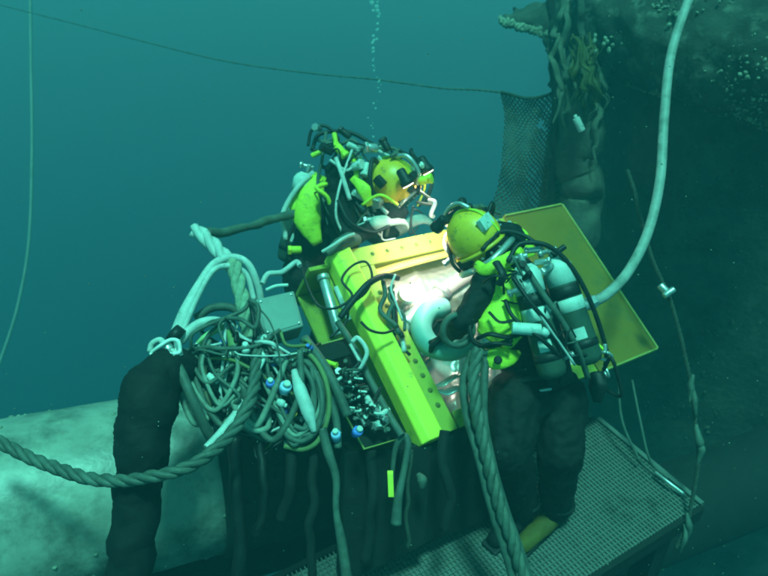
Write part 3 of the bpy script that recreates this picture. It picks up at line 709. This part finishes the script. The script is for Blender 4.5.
for pts, r, mt in (
    ([(286, 240, 4.0), (283, 215, 4.0), (296, 190, 4.0), (314, 172, 4.0)], .017, WHT),
    ([(336, 158, 3.9), (342, 175, 3.86), (350, 200, 3.86)], .014, WHT),
    ([(308, 146, 4.0), (312, 130, 4.0), (325, 126, 4.0), (338, 138, 4.0), (332, 152, 4.0), (312, 150, 4.0)], .010, RUB),
    ([(312, 150, 4.0), (320, 134, 4.1), (348, 132, 4.1), (372, 144, 4.1), (394, 158, 4.1)], .013, RUB),
    ([(410, 162, 4.1), (424, 160, 4.1), (432, 176, 4.1), (428, 196, 4.1), (418, 206, 4.1)], .013, RUB),
    ([(398, 150, 4.0), (412, 158, 3.95), (420, 175, 3.95), (418, 195, 3.95)], .010, RUB),
    ([(318, 140, 4.05), (336, 146, 4.0), (352, 140, 4.0), (366, 150, 4.0), (392, 148, 4.0), (402, 158, 4.0)], .011, GRH),
    ([(326, 132, 4.0), (322, 160, 3.95), (318, 185, 3.95), (330, 215, 3.9)], .010, GRH),
    ([(346, 146, 3.95), (360, 160, 3.9), (362, 185, 3.9), (375, 212, 3.9)], .011, GRH),
    ([(330, 160, 3.9), (345, 170, 3.88), (352, 168, 3.88)], .009, WHT),
    ([(300, 215, 4.0), (288, 240, 4.0), (290, 262, 4.0)], .012, RUB),
    ([(338, 200, 3.82), (350, 222, 3.8), (372, 232, 3.84), (390, 226, 3.86)], .010, RUB),
    ([(352, 150, 3.9), (340, 185, 3.85), (336, 215, 3.82), (345, 238, 3.85)], .008, WHT),
    ([(362, 205, 3.85), (380, 195, 3.82), (398, 205, 3.84)], .009, JYEL)):
    m = MB(); m.tube(PP(pts), r, n=8, k=8); m.build('harness_hose', mt, rd)
for x, y in ((318, 128), (346, 134), (352, 146), (316, 154), (328, 150), (356, 166), (318, 180), (372, 148), (386, 146), (416, 168), (424, 180), (360, 196), (372, 220), (350, 232), (362, 226), (402, 172), (296, 250), (340, 150), (410, 190), (335, 138), (366, 168)):
    m = MB(); ax = V((random.uniform(-1, 1), random.uniform(-.5, .5), random.uniform(-.6, .6))).normalized(); p = P(x, y, 3.9 if x > 325 else 4.0)
    r = random.uniform(.014, .028); m.cyl(p-ax*.03, p+ax*.03, r, n=12); m.cyl(p+ax*.03, p+ax*.05, r*1.25, n=6, smooth=False); m.build('fitting', random.choice([STL, BND, BND, RUB, JYEL]), rd)

for i in range(34):
    x, y = random.uniform(306, 432), random.uniform(126, 225)
    if y < 126+abs(x-350)*.35: continue
    m = MB(); d_ = random.uniform(3.84, 4.05)
    m.tube(PP([(x, y, d_+.05), (x+random.uniform(-12, 12), y+random.uniform(-9, 12), d_), (x+random.uniform(-14, 14), y+random.uniform(4, 26), d_+.02), (x+random.uniform(-8, 16), y+random.uniform(14, 34), d_+.07)]), random.choice([.005, .007, .010, .013]), n=7, k=6)
    m.build('harness_hose', random.choice([RUB, RUB, GRH, RUB, GRH, WHT, JYEL]), rd)
spot(lampf[0][0], Q(LU*.40, LV*.28, -.1), 27, 130, .9, (.93, 1, .84))
spot(lampf[1][0], Q(LU*.34, LV*.2, -.1), 22, 130, .9, (.93, 1, .84))
m = MB(); capsule(m, P(342, 176, 4.06), P(346, 232, 4.06), .11, .12, 18); capsule(m, P(356, 188, 4.0), P(372, 208, 4.06), .09, .08, 16); m.build('chest_pack', BLK, rd, remesh=.014, disp=.05, dscale=.08)
slabby('collar_pad', [(352, 178, 3.88), (364, 190, 3.84), (370, 206, 3.86)], [.02, .04, .02], .5, JYEL, rd)
slabby('hood_collar', [(374, 204, 4.0), (388, 214, 3.96), (404, 210, 3.98)], [.06, .09, .05], .8, BLK, rd)
for i, (p, ax) in enumerate(lampr):
    spot(p, Q(LU*.22, LV*(.12+.1*i), 0), 9, 120, .9)

# ------------------------------------------------------------------ hoses, ropes, lines
def hose(name, label, cat, pts, r, mt, group=None, n=10, k=10, rib=0, radii=None, wob=0, ends=None, disp=0):
    q = PP(pts); m = MB(); 
    m.tube(q, r, n=n, k=k, rib=rib, radii=radii, wob=wob)
    o = m.build(name, mt, disp=disp)
    tag(o, label, cat, group)
    if ends:
        for e in ends:
            a, b = (q[0], q[1]) if e == 0 else (q[-1], q[-2])
            ax = (a-b).normalized(); f = MB(); f.cyl(a-ax*.03, a+ax*.025, r*1.35, n=6, smooth=False); f.cyl(a+ax*.025, a+ax*.055, r*1.05, n=12); f.build('coupling', STL, o)
    return o
def rope(name, label, cat, pts, r, mt, group=None):
    m = MB(); m.rope(PP(pts), r); o = m.build(name, mt); return tag(o, label, cat, group)

LBM = mat('dull_hose_bundle', (.10, .13, .105), .6, var=.4, scale=12, bump=.2, spots=((.05, .07, .055), 8, .5, .7))
hose('umbilical_hose', 'long pale umbilical hose curving from the top right down to the front diver\'s pack', 'hose',
     [(702, -30, 3.9), (684, 12, 3.85), (670, 60, 3.8), (664, 120, 3.72), (660, 180, 3.62), (648, 232, 3.52), (628, 272, 3.42), (606, 295, 3.32), (590, 303, 3.28)], .026, mat('worn_grey_hose', (.34, .35, .33), .55, var=.3, scale=14, bump=.2, spots=((.13, .16, .13), 9, .5, .72)), ends=[1], n=16)
hose('duct_hose', 'fat pale turquoise rubber duct bent into the box under the front diver\'s arm', 'hose',
     [(472, 340, 3.42), (452, 350, 3.44), (430, 345, 3.48), (421, 328, 3.54), (428, 312, 3.62), (444, 308, 3.7)], .058, TEAL, n=22, ends=None)
m = MB(); m.torus(P(458, 330, 3.12), V((.3, -1, .45)), .075, .015, n=26, a1=5.0); tag(m.build('looped_hose', GRH), 'small grey-green hose loop hanging at the front diver\'s elbow', 'hose')
hose('black_trunk_hose', 'very thick black hose arching over the pale pipe at left', 'hose',
     [(206, 385, 3.08), (188, 368, 2.98), (166, 370, 2.88), (152, 392, 2.80), (146, 420, 2.76), (143, 455, 2.74), (137, 500, 2.72), (130, 560, 2.7), (124, 640, 2.7)], .12, BLK, n=36, k=14, rib=.010, radii=[.05, .075, .095, .12, .115, .105, .095, .09, .09], wob=.02, disp=.035)
rope('heavy_rope', 'heavy stained rope sagging across the pale pipe at lower left', 'rope',
     [(-30, 425, 2.75), (10, 448, 2.72), (50, 466, 2.68), (100, 480, 2.62), (150, 478, 2.58), (190, 466, 2.6), (225, 440, 2.7), (250, 400, 2.8), (258, 350, 2.95)], .027, GRH)
rope('sling_rope', 'thick pale laid rope sling hanging from the cut rope end down into the hoses', 'rope',
     [(233, 262, 3.3), (240, 290, 3.22), (247, 320, 3.15), (250, 355, 3.1), (243, 395, 3.02), (228, 430, 2.95)], .038, mat('pale_weathered_rope', (.30, .36, .26), .9, var=.35, scale=30, bump=.5, bscale=120))
rope('rope_tail', 'short thick frayed rope end pointing up left above the hose tangle', 'rope',
     [(194, 229, 3.42), (206, 238, 3.40), (218, 250, 3.36), (230, 264, 3.32), (233, 272, 3.30)], .040, WHT)
hose('taped_umbilical', 'grey taped umbilical running left from the rear diver to the rope end', 'hose',
     [(206, 232, 3.5), (228, 232, 3.62), (252, 226, 3.75), (275, 218, 3.9), (296, 214, 4.0)], .026, GRH, wob=.01, disp=.02)
hose('white_loop_hose', 'pale hose arcing from the white shackle up to the rope end', 'hose',
     [(176, 338, 3.12), (186, 312, 3.16), (200, 285, 3.2), (214, 264, 3.25), (232, 257, 3.3), (248, 264, 3.3), (258, 286, 3.32), (262, 310, 3.35)], .022, WHT, radii=[.036, .034, .026, .02, .018, .018, .018, .018])
hose('inner_loop_hose', 'thinner pale hose arc just inside the larger white loop', 'hose',
     [(182, 334, 3.1), (196, 300, 3.15), (212, 272, 3.22), (228, 266, 3.26), (246, 274, 3.3), (254, 300, 3.3)], .014, WHT)
hose('arched_hose', 'short pale hose arching right from beside the white shackle', 'hose',
     [(180, 342, 3.02), (190, 330, 3.04), (204, 322, 3.06), (220, 322, 3.1), (236, 330, 3.12)], .022, WHT)
hose('green_branch_hose', 'pale green hose running up right from a coupling behind the shackle', 'hose',
     [(194, 350, 2.98), (204, 338, 3.0), (216, 330, 3.02), (226, 326, 3.05)], .014, mat('green_hose', (.35, .5, .22), .5, var=.2), ends=[0])
hose('dark_arch_hose', 'dark hose arching low behind the sling rope', 'hose',
     [(196, 318, 3.2), (212, 308, 3.25), (232, 308, 3.28), (250, 320, 3.28)], .020, GRH)
hose('faint_left_hose', 'faint distant hose hanging down the far left of the water', 'hose',
     [(30, -30, 9.2), (31, 60, 9.2), (32, 150, 9.1), (29, 240, 9.0), (18, 305, 8.9), (2, 356, 8.8), (-12, 390, 8.7)], .022, GRY)
hose('blue_grey_hose', 'long grey hose sloping down right from the white shackle over the pipe', 'hose',
     [(172, 356, 2.86), (182, 375, 2.83), (192, 398, 2.8), (204, 425, 2.82), (212, 440, 2.86)], .022, GRH, ends=[0])
hose('black_loop_cable', 'thin black cable looped over the bright edge beam of the box', 'cable',
     [(300, 258, 3.5), (306, 282, 3.42), (318, 305, 3.38), (336, 308, 3.36), (352, 296, 3.38), (342, 280, 3.4), (352, 266, 3.48), (366, 262, 3.5), (372, 276, 3.46), (366, 292, 3.42), (350, 306, 3.36), (346, 322, 3.33), (330, 338, 3.28)], .007, RUB, n=8)
hose('short_black_lashing', 'short black lashing lying across the middle of the bright edge beam', 'strap',
     [(361, 322, 3.27), (370, 330, 3.25), (383, 333, 3.28), (394, 330, 3.33)], .007, RUB, n=8)
hose('black_beam_hose', 'black hose crossing the upper end of the edge beam into the box', 'hose',
     [(340, 318, 3.3), (352, 302, 3.32), (368, 284, 3.36), (384, 276, 3.46), (398, 278, 3.55)], .017, RUB)
rope('leg_hose_bundle', "thick twisted pale hose bundle dropping past the front diver's left leg to the bottom", 'hose',
     [(478, 348, 3.08), (474, 378, 3.05), (476, 410, 3.02), (486, 450, 2.98), (498, 500, 2.95), (514, 545, 2.95), (532, 605, 2.95)], .031, LBM)
hose('leg_hose_outer', 'grey-green hose on the left edge of the bundle by the diver\'s leg', 'hose',
     [(474, 350, 3.14), (464, 378, 3.1), (466, 412, 3.08), (478, 455, 3.02), (492, 510, 2.98), (508, 560, 2.98), (518, 600, 2.98)], .020, GRH)
hose('leg_hose_inner', 'dark green hose on the right edge of the bundle by the diver\'s leg', 'hose',
     [(486, 352, 3.12), (484, 385, 3.08), (484, 420, 3.05), (492, 462, 3.0), (504, 505, 3.0), (520, 550, 3.0), (538, 600, 3.0)], .020, GRH)
hose('hook_hose', 'pale hose hooked over the added black plates below the beam tip', 'hose',
     [(392, 480, 3.05), (394, 456, 3.04), (398, 442, 3.03), (405, 436, 3.03), (408, 446, 3.02), (404, 470, 3.0), (398, 500, 2.98), (396, 524, 2.98)], .014, GRH, radii=[.010, .012, .016, .016, .016, .015, .02, .026])
m = MB(); m.box(P(387.5, 474, 3.0), (P(393, 474, 3.0)-P(387.5, 474, 3.0), P(389, 497, 3.0)-P(388, 474, 3.0), V((0, .02, 0)))); tag(m.build('yellow_tag', YEL), 'narrow yellow tag hanging beside the hooked hose below the box', 'tag')
m = MB(); m.tube(PP([(418, 474, 3.1), (422, 480, 3.08), (422, 488, 3.08)]), .03, k=6, radii=[.012, .026, .014]); tag(m.build('pale_float', GRH), 'small pale float in the dark under the box corner', 'float')
hose('drop_hose_left', 'grey hose dropping from the tangle to the bottom edge past the added black plates', 'hose',
     [(322, 428, 2.9), (328, 452, 2.88), (336, 478, 2.87), (336, 510, 2.86), (342, 545, 2.86), (350, 600, 2.86)], .017, GRH, radii=[.02, .022, .017, .014, .022, .024])
# ragged line with clamp on the right
rope('ragged_line', 'ragged grey line trailing down the leg from behind the clamp at right', 'rope',
     [(628, 170, 4.0), (640, 215, 3.95), (652, 258, 3.9), (668, 295, 3.85), (680, 335, 3.8), (690, 380, 3.75), (696, 430, 3.72), (697, 470, 3.7), (688, 520, 3.7), (676, 548, 3.7)], .012, DROP)
m = MB()
for (x, y, r) in ((692, 388, .02), (697, 440, .024), (698, 452, .022), (686, 528, .02), (682, 540, .016), (695, 400, .018)):
    m.tube(PP([(x-1, y-14, 3.7), (x+1, y, 3.68), (x, y+14, 3.7)]), r, k=6, radii=[r*.4, r, r*.3], wob=.03)
tag(m.build('line_rags', GRH), 'pale rags clinging to the lower part of the ragged line', 'rags', kind='stuff')
cz = MB(); cz.cyl(P(660, 285, 3.82), P(667, 292, 3.8), .022); cz.cyl(P(664, 296, 3.78), P(674, 289, 3.78), .018); tag(cz.build('line_clamp', STL), 'small bright metal clamp on the ragged line at right', 'clamp')
hose('thin_rail_bar', 'thin bright bar lying across the far corner of the grating walkway', 'bar', [(655, 472, 3.92), (668, 482, 3.86), (684, 494, 3.82)], .010, STL)
hose('dark_hanging_line', 'thin dark line hanging diagonally behind the front diver\'s leg', 'line', [(632, 380, 4.1), (640, 420, 4.0), (650, 460, 3.95), (668, 478, 3.9)], .008, GRH)
hose('dark_hanging_line', 'faint straight line left of the diagonal one behind the walkway', 'line', [(618, 370, 4.1), (622, 420, 4.05), (640, 462, 3.98)], .008, GRH)
# knotted line across the water
ln = MB(); q = PP([(-40, -5, 9.3), (60, 20, 8.4), (130, 38, 7.6), (220, 60, 6.9), (300, 72, 6.6), (380, 80, 6.2), (440, 88, 5.9), (480, 90, 5.7), (512, 94, 5.5)]); pth, _ = catmull(q, 12)
ln.tube(pth, .007, n=6, smooth_path=False)
for i in range(0, len(pth), 2): ln.ell(pth[i], (.016, .012, .012), 6, 4)
tag(ln.build('knotted_line', GRH), 'thin knotted line strung across the open water behind the divers', 'line')
# bubble column
k = MB()
for i in range(46):
    y = random.uniform(-10, 138); p = P(375+3*math.sin(y*.09)+random.gauss(0, 2.0), y, 4.6); r = random.uniform(.004, .015)*(1.2 if y < 30 else .8); k.ell(p, (r*1.2, r, r*.8), 8, 6)
tag(k.build('bubble_stream', BUB), 'thin stream of air bubbles rising above the rear diver\'s helmet', 'bubbles', kind='stuff')
k = MB()
for i in range(1500):
    p = P(random.uniform(-20, 790), random.uniform(-20, 590), random.uniform(2.2, 6.5)); r = random.choice((.001, .0014, .002, .003)); k.ell(p, r, 5, 3)
tag(k.build('marine_snow', BARN), 'pale specks of marine snow drifting in the water', 'particles', kind='stuff')

# ------------------------------------------------------------------ tangle of equipment at left
# grey housing
gh = empty('grey_housing', P(280, 330, 3.2), 'square grey-green equipment housing beside the upper corner of the yellow box', 'housing')
q = PP([(255, 299, 3.10), (294, 290, 3.18), (304, 326, 3.10), (264, 338, 3.02)]); nv = (q[1]-q[0]).cross(q[3]-q[0]).normalized()
if nv.dot(CAM-q[0]) > 0: nv = -nv
m = MB(); q2 = [p+nv*.14 for p in q]; m.add(q+q2, [(0, 1, 2, 3), (7, 6, 5, 4), (0, 4, 5, 1), (1, 5, 6, 2), (2, 6, 7, 3), (3, 7, 4, 0)], False); m.build('casing', GRY, gh, bevel=.010)
m = MB(); c0 = sum(q, V())/4
m.add([c0+(p-c0)*.86-nv*.004 for p in q]+[c0+(p-c0)*.86+nv*.004 for p in q], [(0, 1, 2, 3), (7, 6, 5, 4), (0, 4, 5, 1), (1, 5, 6, 2), (2, 6, 7, 3), (3, 7, 4, 0)], False); m.build('lid_plate', GRY, gh, bevel=.003)
for p in q:
    m = MB(); m.lathe(c0+(p-c0)*.78-nv*.004, -nv, [(0, .007), (.004, .007), (.005, .004)], 8); m.build('lid_screw', STL, gh)
# shackle
sh = empty('white_shackle', P(166, 348, 2.95), 'bright white wire-frame shackle on top of the thick black hose', 'shackle')
m = MB(); m.tube(PP([(151, 353, 2.86), (160, 346, 2.84), (170, 340, 2.86), (178, 341, 2.86), (180, 349, 2.86), (178, 353, 2.85), (166, 354, 2.84), (154, 357, 2.84), (151, 353, 2.86)]), .0085, n=8, k=6); m.build('wire_frame', mat('white_steel', (.8, .8, .76), .4, var=.1), sh)
m = MB(); m.tube(PP([(150, 352, 2.94), (152, 344, 2.95), (160, 340, 2.95), (166, 346, 2.92)]), .014, n=8, k=6); m.build('bow', WHT, sh)
m = MB(); m.cyl(P(177, 340, 2.87), P(180, 356, 2.87), .016); m.build('pin', STL, sh)
m = MB(); m.tube(PP([(172, 332, 3.0), (180, 338, 3.0)]), .042, smooth_path=False, n=14); m.build('rubber_sleeve', RUB, sh)

# hydraulic base under the tangle
hb = empty('hydraulic_manifold', P(250, 420, 3.0), 'dark hydraulic manifold buried under the hose tangle at left centre', 'manifold')
plate('manifold_block', [(196, 352, 3.12), (300, 352, 3.16), (322, 440, 3.06), (228, 430, 3.0)], .14, DST, hb, .01)
ports = [(random.uniform(195, 318), random.uniform(345, 436)) for _ in range(45)]+[(204, 348), (214, 352), (212, 366), (222, 372), (206, 360), (238, 398), (246, 352), (262, 338), (270, 352), (276, 362), (268, 376), (282, 384), (296, 412), (288, 388), (275, 400), (300, 372), (308, 400), (264, 424), (284, 430), (232, 384), (224, 344), (254, 410), (292, 360)]
for i, (x, y) in enumerate(ports):
    p = P(x, y, 3.0); ax = (CAM-p).normalized()+V((random.uniform(-.7, .7), 0, random.uniform(-.4, .7))); ax.normalize(); r = random.uniform(.006, .015)
    m = MB(); m.cyl(p-ax*.10, p, r, n=12); m.cyl(p, p+ax*.014, r*1.35, n=6, smooth=False); m.cyl(p+ax*.014, p+ax*.04, r*.85, n=12)
    m.build('hydraulic_fitting', [STL, BND, RUB, RUB, GRH, STL, GRH, RUB, BND, RUB, BLU][i % 11], hb)
for (a, b, c_, d_) in ((255, 417, 273, 422), (270, 432, 287, 424), (284, 442, 302, 447), (245, 405, 256, 407), (210, 346, 222, 343), (211, 350, 221, 347), (184, 366, 194, 364), (277, 346, 290, 354), (268, 407, 276, 405)):
    m = MB(); m.cyl(P(a, b, 2.93), P(c_, d_, 2.93), .006, n=8); m.build('lever_rod', WHT, hb)
# blue and white connectors, each a loose thing
def plug(name, label, x, y, d, ang, r, mt, L=.05):
    r *= .78; L *= .85; ax = V((math.cos(ang), -.2, math.sin(ang))).normalized(); p = P(x, y, d)
    m = MB(); m.lathe(p-ax*L/2, ax, [(0, r*.55), (.004, r*.8), (L*.3, r*.8), (L*.32, r), (L*.8, r), (L*.85, r*.8)], 14); o = m.build(name, mt); tag(o, label, 'connector')
    m = MB(); m.lathe(p+ax*L*.36, ax, [(0, r*.6), (L*.3, r*.6), (L*.32, r*.45)], 12); m.build('plug_tip', BND, o)
plug('hose_plug', 'pale blue plug left of the coiled green hose in the tangle', 285, 388, 2.9, 1.2, .034, mat('pale_blue_plug', (.42, .6, .85), .4, var=.1), .07)
plug('hose_plug', 'dark blue plug above the pale blue one in the tangle', 270, 384, 2.92, 1.4, .026, BLU, .06)
plug('hose_plug', 'blue and white plug hanging between the hose coil and the valve tray', 336, 436, 2.9, 1.6, .028, mat('light_blue_plug', (.35, .52, .85), .4, var=.1), .075)
plug('hose_plug', 'blue capped plug inside the lower corner of the valve tray', 357, 432, 2.92, 1.1, .030, BLU, .06)
plug('hose_plug', 'round white cap at the foot of the grey housing', 262, 340, 2.98, .2, .028, BND, .05)
plug('hose_plug', 'small orange capped plug low in the hose tangle', 294, 414, 2.9, 1.4, .018, ORG, .035)
plug('hose_plug', 'white oblong plug right of the white shackle', 212, 378, 2.92, -.7, .022, BND, .06)
plug('hose_plug', 'long pale plug hanging left of the round white cap', 246, 351, 2.94, 1.5, .028, BND, .09)
plug('hose_plug', 'wide pale green plug under the grey housing edge', 279, 357, 2.95, -1.1, .034, GRY, .07)
plug('hose_plug', 'bright white plug just below the wide green plug', 281, 403, 2.9, -.5, .022, BND, .05)

# coiled hoses right of the tangle
hose('coil_hose', 'large green hose coil hanging in a long loop left of the valve tray', 'hose',
     [(292, 366, 2.98), (306, 362, 2.98), (318, 380, 2.94), (322, 405, 2.9), (316, 430, 2.88), (302, 441, 2.88), (288, 436, 2.88), (284, 424, 2.9)], .013, GRH)
hose('coil_hose', 'olive hose forming the outermost curve of the hanging coil', 'hose',
     [(288, 356, 3.02), (308, 354, 3.0), (324, 376, 2.96), (329, 408, 2.92), (320, 438, 2.9), (304, 449, 2.9), (284, 446, 2.9)], .012, mat('olive_hose', (.16, .19, .07), .6, var=.3))
hose('coil_hose', 'wide pale green flat hose falling through the middle of the coil', 'hose',
     [(294, 370, 2.94), (300, 390, 2.9), (308, 412, 2.88), (314, 432, 2.87)], .024, WHT, radii=[.014, .03, .03, .012])
hose('coil_hose', 'dark green hose tucked just inside the coil', 'hose',
     [(298, 360, 2.96), (312, 382, 2.92), (314, 408, 2.9), (306, 428, 2.88), (294, 426, 2.88)], .012, GRH)
hose('coil_hose', 'grey hose sloping beside the left edge of the valve tray', 'hose',
     [(300, 345, 3.05), (314, 368, 3.0), (328, 395, 2.96), (336, 420, 2.94), (338, 448, 2.92)], .018, GRH)
hose('coil_hose', 'teal hose running from the housing foot down to the tray rim', 'hose',
     [(304, 338, 3.06), (322, 362, 3.0), (336, 388, 2.96), (348, 416, 2.94)], .022, GRH)
hose('crossing_hose', 'pale hose crossing diagonally behind the sling rope to lower left', 'hose',
     [(258, 366, 2.98), (250, 392, 2.94), (238, 412, 2.9), (222, 432, 2.84), (206, 448, 2.78)], .022, WHT, radii=[.014, .02, .022, .02, .016])
hose('crossing_hose', 'grey hose slanting down right to meet the pale crossing hose', 'hose',
     [(222, 350, 3.0), (232, 368, 2.97), (243, 386, 2.93), (247, 402, 2.92)], .020, GRH)
hose('crossing_hose', 'green leaf-shaped hose end left of the sling rope', 'hose',
     [(228, 330, 3.02), (234, 346, 3.0), (240, 358, 3.0)], .02, mat('leaf_green_rubber', (.16, .26, .09), .6, var=.3), radii=[.008, .028, .01])
hose('crossing_hose', 'white hooked hose end below the long pale plug', 'hose',
     [(258, 390, 2.9), (254, 378, 2.9), (259, 368, 2.9), (264, 358, 2.92), (261, 350, 2.94)], .011, BND, radii=[.014, .014, .011, .009, .008])
hose('crossing_hose', 'brown-green hose hanging straight behind the oblong plug', 'hose',
     [(200, 352, 3.0), (204, 370, 2.96), (206, 392, 2.94), (210, 412, 2.92)], .013, mat('brown_hose', (.13, .12, .07), .6, var=.3))
hose('crossing_hose', 'pale hose loop resting on the housing top by the box corner', 'hose',
     [(262, 284, 3.2), (268, 274, 3.24), (282, 272, 3.28), (296, 262, 3.32), (300, 266, 3.3)], .013, WHT)
hose('crossing_hose', 'short bright hose lying above the grey housing', 'hose',
     [(266, 290, 3.18), (276, 286, 3.18), (288, 285, 3.2)], .008, BND)
hose('crossing_hose', 'wide grey sleeve resting over the back corner of the box', 'hose',
     [(326, 254, 3.55), (338, 246, 3.6), (350, 240, 3.66), (358, 240, 3.7)], .04, GRH, radii=[.016, .04, .045, .03])
hose('crossing_hose', 'white thin hose along the grey sleeve at the box corner', 'hose',
     [(322, 252, 3.5), (332, 246, 3.5), (344, 238, 3.55), (354, 234, 3.6)], .009, WHT)
LPM = mat('pale_green_hose', (.22, .27, .22), .6, var=.35, scale=14, spots=((.09, .11, .09), 10, .52, .7))
for i, (x0, y0, x1, y1, sag, wx, lab) in enumerate((
    (182, 352, 236, 345, 62, 6, 'pale loop drooping below the white shackle in the tangle'),
    (196, 345, 262, 352, 78, -4, 'pale loop hanging widest across the left half of the tangle'),
    (210, 340, 250, 372, 48, -12, 'short pale loop bent left behind the sling rope'),
    (232, 346, 300, 350, 92, 6, 'deep pale loop hanging under the grey housing'),
    (252, 350, 316, 372, 74, 10, 'pale loop falling from the white cap to the tray'),
    (240, 360, 286, 360, 66, -8, 'narrow pale loop near the middle of the tangle'),
    (266, 345, 330, 392, 64, -2, 'pale loop slanting right beneath the housing foot'),
    (190, 360, 222, 400, 40, -14, 'small pale loop curling at the far left of the tangle'),
    (270, 372, 312, 366, 76, 4, 'pale loop nested inside the hanging green coil'),
    (218, 370, 268, 410, 36, 4, 'low pale loop along the bottom of the tangle'))):
    hose('draped_hose', lab, 'hose', [(x0, y0, 2.98), (x0+(x1-x0)*.1+wx, y0+sag*.55, 2.92), ((x0+x1)/2+wx, (y0+y1)/2+sag, 2.88), (x1-(x1-x0)*.1+wx, y1+sag*.5, 2.9), (x1, y1, 2.96)], (.011, .014, .009, .015)[i % 4], (LPM, GRH, LPM, GRH, LPM)[i % 5])
# thin cables, one kind that nothing tells apart
OHS = bpy.data.materials['olive_hose']
anch = [(205, 345), (222, 360), (238, 340), (246, 380), (262, 350), (275, 395), (290, 370), (300, 420), (232, 420), (215, 385), (280, 330), (310, 350), (250, 300), (265, 400), (190, 360), (178, 352), (186, 376), (200, 330), (226, 318), (250, 425), (270, 440), (320, 400), (312, 430), (240, 365), (214, 410), (296, 396)]
for i in range(52):
    a, b = random.sample(anch, 2); mx, my = (a[0]+b[0])/2+random.uniform(-22, 22), (a[1]+b[1])/2+random.uniform(-10, 34)
    da = random.uniform(2.93, 3.05)
    rr_ = random.choice([.004, .006, .008, .010]); cm, cn = random.choice([(RUB, 'black'), (RUB, 'black'), (GRH, 'grey-green'), (DROP, 'dark green'), (WHT, 'white'), (GRH, 'grey-green'), (OHS, 'olive'), (GRH, 'grey-green')])
    hose('thin_cable', 'one of the thin %s cables woven through the hose tangle at left centre' % cn, 'cable',
         [(a[0], a[1], da+.05), ((a[0]+mx)/2+random.uniform(-9, 9), (a[1]+my)/2+random.uniform(-9, 9), da-.02), (mx, my, da-.05), ((b[0]+mx)/2+random.uniform(-9, 9), (b[1]+my)/2+random.uniform(-9, 9), da-.02), (b[0], b[1], da+.04)],
         rr_, cm, 'thin %s cables of the hose tangle' % cn, n=7, k=7)

# valve tray beside the edge beam
vt = empty('valve_tray', P(365, 400, 3.15), 'dark valve tray with a thin bright rim along the left side of the edge beam', 'tray')
tp = [(308, 348, 3.18), (345, 338, 3.28), (372, 380, 3.20), (402, 438, 3.08), (364, 449, 2.98), (338, 402, 3.06)]
plate('tray_floor', [(x, y, d+.06) for x, y, d in tp], .02, DST, vt, .003)
q = PP(tp); m = MB(); m.tube(q+[q[0]], .0055, n=6, smooth_path=False); m.build('tray_rim', PEDG, vt)
plate('tray_lid', [(309, 350, 3.14), (343, 341, 3.2), (352, 354, 3.18), (318, 364, 3.12)], .02, DST, vt, .003)
m = MB(); m.tube(PP([(352, 342, 3.12), (358, 338, 3.12), (367, 352, 3.1), (360, 368, 3.1), (354, 372, 3.1)]), .011, n=8, k=6); m.tube(PP([(350, 344, 3.12), (360, 362, 3.1)]), .008, n=8); m.build('tray_handle', WHT, vt)
for i, (x, y) in enumerate([(333, 364), (338, 372), (346, 378), (342, 388), (350, 398), (356, 380), (360, 391), (352, 410), (362, 404), (370, 402), (366, 412), (376, 396), (378, 408), (358, 418), (368, 422), (382, 414), (346, 362), (372, 430), (384, 428), (326, 372), (330, 386), (340, 402)]+[(318+(y_-348)*.555+random.uniform(4, 26), y_) for y_ in [random.uniform(368, 430) for _ in range(30)]]):
    p = P(x, y, 3.10-.0008*(y-340)); r = random.uniform(.006, .015); ax = V((random.uniform(-1, 1), -.6, random.uniform(-.3, .8))).normalized()
    m = MB(); m.cyl(p-ax*.05, p+ax*.01, r, n=10); m.cyl(p+ax*.01, p+ax*.024, r*1.3, n=6, smooth=False); o = m.build('valve', [GRH, STL, RUB, BND, GRH, RUB][i % 6] if i else JYEL, vt)
for i in range(34):
    y = random.uniform(372, 418); x = 318+(y-348)*.555+random.uniform(6, 22); m = MB()
    m.tube(PP([(x, y, 3.06), (x+random.uniform(-6, 6), y+random.uniform(-5, 5), 3.0), (x+random.uniform(-12, 12), y+random.uniform(-6, 9), 3.05)]), random.choice([.004, .006, .008]), n=6, k=6); m.build('jumper_hose', random.choice([GRH, GRH, RUB, RUB, BND]), vt)
for i, (x, y) in enumerate(((358, 378), (362, 391), (350, 407), (378, 413))):
    m = MB(); m.cyl(P(x-4, y, 3.0), P(x+5, y+1, 3.0), .005, n=8); m.build('valve_handle', BND, vt)
hose('tray_pipe', 'thin pale pipe running along the foot of the edge beam above the valve tray', 'pipe',
     [(338, 322, 3.3), (352, 344, 3.22), (372, 384, 3.13), (392, 420, 3.05), (402, 436, 3.0)], .017, GRH)
